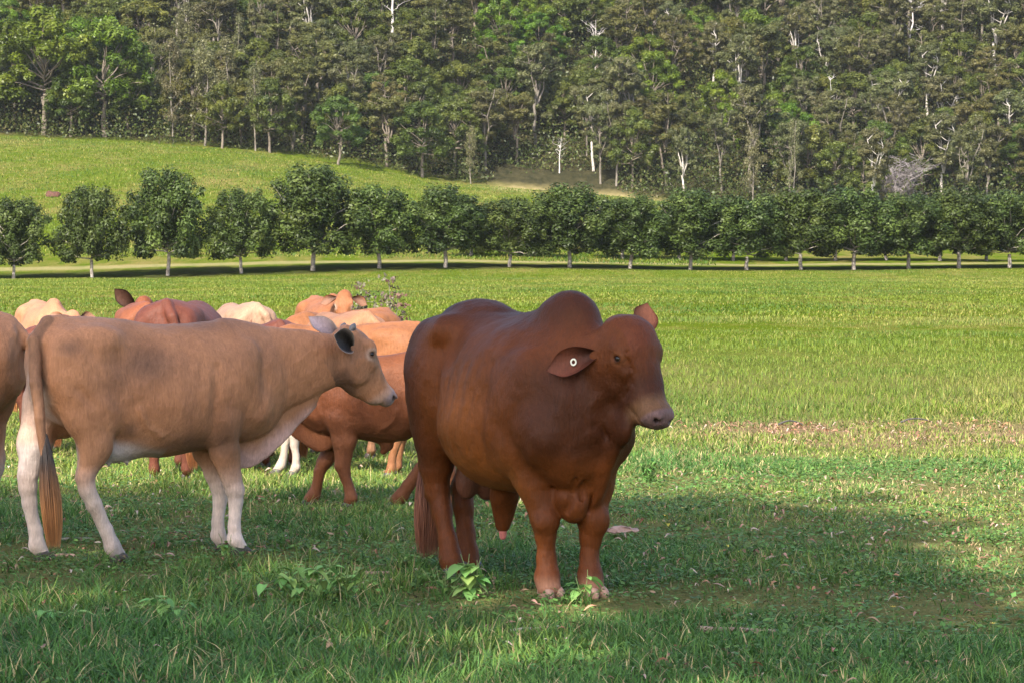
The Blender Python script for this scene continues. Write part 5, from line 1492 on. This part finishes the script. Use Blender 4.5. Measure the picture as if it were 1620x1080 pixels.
def weed(name, label, x, y, n, hmax, spread, leaf, seed, col=(0.19, 0.35, 0.095), group=None, yellow=0.0, pointy=1.25, narrow=False):
    """leafy herb: several stems, each carrying broad pointed leaves"""
    rg = np.random.default_rng(seed); T = Tubes(); Vs = []; Fs = []; Cs = []; o = 0
    for i in range(n):
        a = rg.uniform(0, 6.28); rr = spread*rg.random()**0.6
        b = np.array([rr*math.cos(a), rr*math.sin(a), 0]); b0 = b*0.2; h = hmax*rg.uniform(0.5, 1.0)
        top = b + [rg.normal()*0.03, rg.normal()*0.03, h]
        P = wander(b0, top, rg, 5, 0.12); T.add(P, np.linspace(0.0028, 0.0016, 5), 5)
        for k in range(rg.integers(5, 10) if not narrow else 12):
            t = rg.uniform(0.35, 1.0); q = P[int(t*4)]
            az = rg.uniform(0, 6.28); L = leaf*0.78*rg.uniform(0.45, 1.15)*(1.1 if t > 0.85 else 0.9); W = L*(0.78 if not narrow else 0.25)
            out = np.array([math.cos(az), math.sin(az), rg.uniform(-0.7, 0.3)]); out /= np.linalg.norm(out)
            sd = np.array([-math.sin(az), math.cos(az), 0]); nz = np.cross(out, sd)*-1 if np.cross(out, sd)[2] < 0 else np.cross(out, sd)
            st = q + out*L*0.25; T.add(np.array([q, q + out*L*0.13 + [0, 0, 0.004], st]), [0.0012, 0.001, 0.001], 4)
            m = 7; c = np.array(col)*rg.uniform(0.55, 1.3)*np.array([rg.uniform(0.8, 1.35), 1, 1])
            if rg.random() < yellow: c = np.array((0.62, 0.52, 0.10))
            for s_ in range(m):
                u = s_/(m - 1); w = W*0.5*(math.sin(math.pi*min(1, 0.30 + 0.50*u))**0.8)*(1 - u**2.6)*1.12 + 0.0005
                dn = -0.30*L*u*u
                for j in (-1, 0, 1):
                    Vs.append(st + out*L*u + sd*w*j + nz*(abs(j)*w*0.28) + np.array([0, 0, dn])); Cs.append(c*(1.12 if j == 0 else 0.96))
            for s_ in range(m - 1):
                for j in (0, 1): Fs.append((o + s_*3 + j, o + s_*3 + j + 1, o + s_*3 + j + 4, o + s_*3 + j + 3))
            o += m*3
    e = empty(name, (x, y, float(terrain(x, y))))
    T.mesh("stems", M_STEM, e); mesh_np("leaves", np.array(Vs), np.array(Fs), M_BLADE, e, True, np.array(Cs))
    tag(e, label, "weed", group); return e
M_STEM = _plain("green_stem", (0.16, 0.22, 0.07), 0.6)

def build_weeds():
    def G(px, py):
        Y = FPX*CAMH/(py - HOR); return gx(px, Y), Y
    g = "broad leaved weeds in the foreground"
    W = [("leafy_weed", "broad leaved weed with heart shaped leaves, biggest clump, centre left foreground", 478, 962, 20, 0.29, 0.21, 0.078, 1, g),
         ("leafy_weed", "smaller clump of heart shaped leaves touching the right side of the big clump", 540, 952, 12, 0.23, 0.15, 0.07, 2, g),
         ("leafy_weed", "pale leaved weed standing against the bull's hind hooves", 700, 942, 8, 0.17, 0.13, 0.065, 3, g),
         ("leafy_weed", "tall leafy sprig with one big bright leaf in front of the bull's near hind leg", 745, 948, 4, 0.24, 0.06, 0.115, 4, g),
         ("leafy_weed", "single bright green sprig in front of the bull's far front hoof", 925, 955, 2, 0.22, 0.03, 0.095, 5, g),
         ("leafy_weed", "low weed at the tan cow's front hoof", 357, 885, 4, 0.15, 0.05, 0.055, 6, g),
         ("leafy_weed", "low spreading weed between the tan cow and the big clump", 312, 905, 5, 0.12, 0.07, 0.06, 7, g),
         ("leafy_weed", "low yellow-green weed left of the big clump", 265, 985, 9, 0.17, 0.14, 0.075, 8, g),
         ("leafy_weed", "scattered low weed in the lower left corner", 95, 1000, 10, 0.15, 0.18, 0.075, 9, g),
         ("leafy_weed", "small weed under the bull's hind legs", 640, 905, 8, 0.13, 0.16, 0.065, 10, g)]
    for nm, lab, px, py, n, h, sp, lf, sd_, gr in W:
        x, y = G(px, py); weed(nm, lab, x, y, n, h, sp, lf, sd_, group=gr)
    x, y = G(1085, 838)
    weed("trailing_weed", "sprawling dark stemmed weed with a few yellow leaves right of the bull", x - 0.05, y, 22, 0.30, 0.30, 0.045, 20, (0.09, 0.17, 0.05), None, 0.13)
    x, y = G(1150, 880); weed("trailing_weed", "low dark weed with yellow specks inside the shadow edge", x, y, 12, 0.18, 0.22, 0.04, 21, (0.09, 0.17, 0.05), None, 0.15)
    x, y = G(1024, 762); weed("grass_tussock", "tall narrow leaved green tussock behind the bull's shoulder to the right", x, y, 26, 0.26, 0.12, 0.07, 22, (0.10, 0.24, 0.055), None, 0, 1.25, True)
    # small yellow flowers
    for i, (px, py, lab) in enumerate(((1415, 962, "small yellow flower in the shaded grass, upper of two"), (1574, 990, "small yellow flower in the shaded grass near the lower right corner"))):
        x, y = G(px, py + 28); T = Tubes(); T.add(np.array([[0, 0, 0], [0.005, 0, 0.05], [0, 0, 0.088]]), [0.0016, 0.0014, 0.0012], 5)
        e = empty("yellow_flower", (x, y, float(terrain(x, y)))); T.mesh("stem", M_STEM, e)
        V = []; F = []
        for k in range(8):
            a = k*math.pi/4; b0 = len(V)
            for u, w in ((0.1, 0.1), (0.6, 0.3), (1.0, 0.12)):
                for sgn in (-1, 1): V.append((0.016*u*math.cos(a + sgn*w), 0.016*u*math.sin(a + sgn*w), 0.088 + 0.004*u))
            F += [(b0, b0+1, b0+3, b0+2), (b0+2, b0+3, b0+5, b0+4)]
        mesh_np("petals", np.array(V), np.array(F), M_YEL, e, True); tag(e, lab, "flower", "yellow flowers")
M_YEL = _plain("yellow_petal", (0.75, 0.50, 0.04), 0.6)

def build_dry_bush():
    rg = np.random.default_rng(31); Y = 31.0; x = gx(597, Y)
    e = empty("dry_bush", (x, Y, float(terrain(x, Y)))); T = Tubes(); Ps = []; Cs = []
    for i in range(26):
        a = rg.uniform(0, 6.28); rr = 0.24*rg.random()**0.7; h = rg.uniform(0.8, 1.42)
        top = np.array([rr*math.cos(a)*1.2, rr*math.sin(a), h])
        B = wander((rr*0.2*math.cos(a), rr*0.2*math.sin(a), 0), top, rg, 7, 0.15); T.add(B, np.linspace(0.008, 0.003, 7), 5)
        for k in (3, 4, 5, 6):
            for q in range(3):
                e2 = B[k] + rg.normal(size=3)*[0.06, 0.06, 0.05]; T.add(np.array([B[k], (B[k] + e2)/2 + [0, 0, .01], e2]), [0.0035, 0.003, 0.002], 4)
                m = 9; Ps.append(e2 + rg.normal(size=(m, 3))*0.022)
                c = np.array([(0.11, 0.08, 0.065), (0.18, 0.16, 0.11), (0.08, 0.04, 0.035), (0.13, 0.16, 0.07)][rg.choice(4, p=[.35, .25, .2, .2])]); Cs.append(np.tile(c, (m, 1))*rg.uniform(0.6, 1.3, (m, 1)))
    for dx, dz in ((0.42, 1.20), (0.40, 1.05), (0.35, 1.30)):
        T.add(wander((0.1, 0, 0.5), (dx*0.62, 0, dz), rg, 7, 0.15), np.linspace(0.005, 0.002, 7), 4)
        Ps.append(np.array([dx*0.62, 0, dz]) + rg.normal(size=(26, 3))*[.04, .03, .012]); Cs.append(np.tile(np.array((0.14, 0.08, 0.06)), (26, 1)))
    T.mesh("stems", M_BARKG, e)
    V, F = quads_at(np.concatenate(Ps), 0.030, rg, 0, 1.4); mesh_np("leaves", V, F, M_LITTER, e, False, np.repeat(np.concatenate(Cs), 4, 0))
    tag(e, "sparse grey-brown dried weed bush standing right of the orange-faced cow", "bush")

def build_mound():
    s = Sculpt(); s.ell((0, 0, 0.2), (0.9, 0.7, 0.45), 0.2); s.ell((-0.5, 0.1, 0.5), (0.35, 0.4, 0.35), 0.2); s.ell((0.5, 0, 0.3), (0.6, 0.5, 0.4), 0.2); s.ell((0.1, -0.4, 0.1), (0.8, 0.4, 0.3), 0.2)
    V, F = s.mesh(0.06, 1); V = V + (vnoise(V, 3.0, 3)[:, None] - 0.5)*0.25
    m = bark_mat("red_earth", (0.04, 0.02, 0.014), (0.11, 0.05, 0.034), (3, 3, 3))
    Y = 262.0; x = gx(84, Y)
    o = mesh_np("earth_mound", V, F, m, None, True); o.location = (x, Y, float(terrain(x, Y)) - 0.1); o.scale = (0.7, 0.7, 0.75)
    tag(o, "small red-brown heap of earth on the green slope between the two leftmost orchard trees", "mound")

def build_shade_tree():
    """the tree beside the photographer whose crown shades the herd"""
    rg = np.random.default_rng(77)
    tr = Tubes(); base = np.array([-7.5, -6.0, 0.0]); fork = np.array([-7.0, -5.0, 6.0])
    tr.add(wander(base - [0, 0, .3], fork, rg, 8, 0.06), np.linspace(0.42, 0.30, 8), 10)
    # shade wanted on the ground (centre x, y, radius x, radius y); the crown clump stands up-sun of it
    SH = [(0.9, 18.9, 1.1, 1.3), (1.45, 17.6, 1.1, 1.3), (0.0, 18.0, 1.0, 1.4), (1.35, 16.2, 1.0, 1.5), (-3.4, 13.2, 2.0, 2.2), (-1.5, 12.8, 1.5, 2.2), (-4.8, 16.5, 2.0, 2.2), (-2.6, 16.8, 1.9, 2.0), (0.3, 15.9, 1.4, 1.4), (-0.9, 15.8, 1.6, 1.8),
          (1.35, 13.0, 1.0, 1.5), (1.7, 14.9, 1.1, 1.4), (3.0, 12.2, 1.5, 1.7), (1.2, 11.2, 1.4, 1.3), (-4.9, 19.5, 1.6, 1.5), (-3.0, 19.5, 1.5, 1.4), (-1.4, 18.5, 1.2, 1.3), (-3.2, 10.2, 2.0, 1.2), (-6.4, 14.5, 1.6, 3.0)]
    Ps = []; Cs = []; Ns = []
    sd = np.array(sun_dir)
    for cx, cy, rx, ry in SH:
        hz = rg.uniform(10.0, 12.5); c = np.array([cx, cy, 0.3]) + sd*(hz/sd[2])
        B = wander(fork + rg.normal(size=3)*0.3, c - [0, 0, 0.4], rg, 9, 0.12); tr.add(B, np.linspace(0.17, 0.03, 9), 7)
        k = int((74 if cy + ry > 18.3 or cx > 1.3 else 36)*rx*ry/2.2)
        for i in range(k):
            a = rg.uniform(0, 6.28); q = rg.random()**0.5*0.95
            cc = c + np.array([rx*q*math.cos(a), ry*q*math.sin(a)*0.9, rg.normal()*0.35])
            if i % 5 == 0: tr.add(wander(B[-2], cc, rg, 4, 0.2), np.linspace(0.03, 0.008, 4), 4)
            n = 84; d = rg.normal(size=(n, 3)); d /= np.linalg.norm(d, axis=1)[:, None]
            Ps.append(cc + d*(0.33*rg.random(n)**0.4)[:, None]); Ns.append(d); Cs.append(np.tile(np.array((0.09, 0.12, 0.05)), (n, 1))*rg.uniform(0.7, 1.3, (n, 1)))
    V, F = quads_at(np.concatenate(Ps), 0.085, rg, -0.3, 2.2, np.concatenate(Ns))
    e = empty("shade_tree", (0, 0, 0))
    tr.mesh("trunk", M_BARKG, e); mesh_np("crown", V, F, M_LEAF, e, False, np.repeat(np.concatenate(Cs), 4, 0))
    tag(e, "large gum tree beside the photographer, outside the picture, whose crown shades the cattle", "tree")
# ------------------------------------------------------------------ build
build_ground()
build_forest()
build_orchard()
build_mound()
build_shade_tree()
build_bull()
build_tan_cow()
build_herd()
bpy.context.view_layer.update()
for o_ in list(sc.objects):
    if o_.name.startswith("hoof"):
        w_ = o_.matrix_world.translation; FOOT.append((w_.x, w_.y))
build_grass()
build_litter()
build_weeds()
build_dry_bush()
# ------------------------------------------------------------------ the air: one closed box of thin even haze
def build_haze():
    x, y0, y1, z0, z1 = 420.0, -70.0, 900.0, -3.0, 260.0
    V = [(-x, y0, z0), (x, y0, z0), (x, y1, z0), (-x, y1, z0), (-x, y0, z1), (x, y0, z1), (x, y1, z1), (-x, y1, z1)]
    F = [(0, 3, 2, 1), (4, 5, 6, 7), (0, 1, 5, 4), (1, 2, 6, 5), (2, 3, 7, 6), (3, 0, 4, 7)]
    m = NT("thin_haze"); v = m.n("VolumePrincipled")
    v.inputs["Color"].default_value = (0.86, 0.90, 0.95, 1); v.inputs["Density"].default_value = 0.000055; v.inputs["Anisotropy"].default_value = 0.1
    m.l(v.outputs[0], m.out.inputs["Volume"])
    o = mesh_np("haze", np.array(V), np.array(F), m.m)
    tag(o, "thin pale air over the whole valley", "haze", kind="stuff")
build_haze()
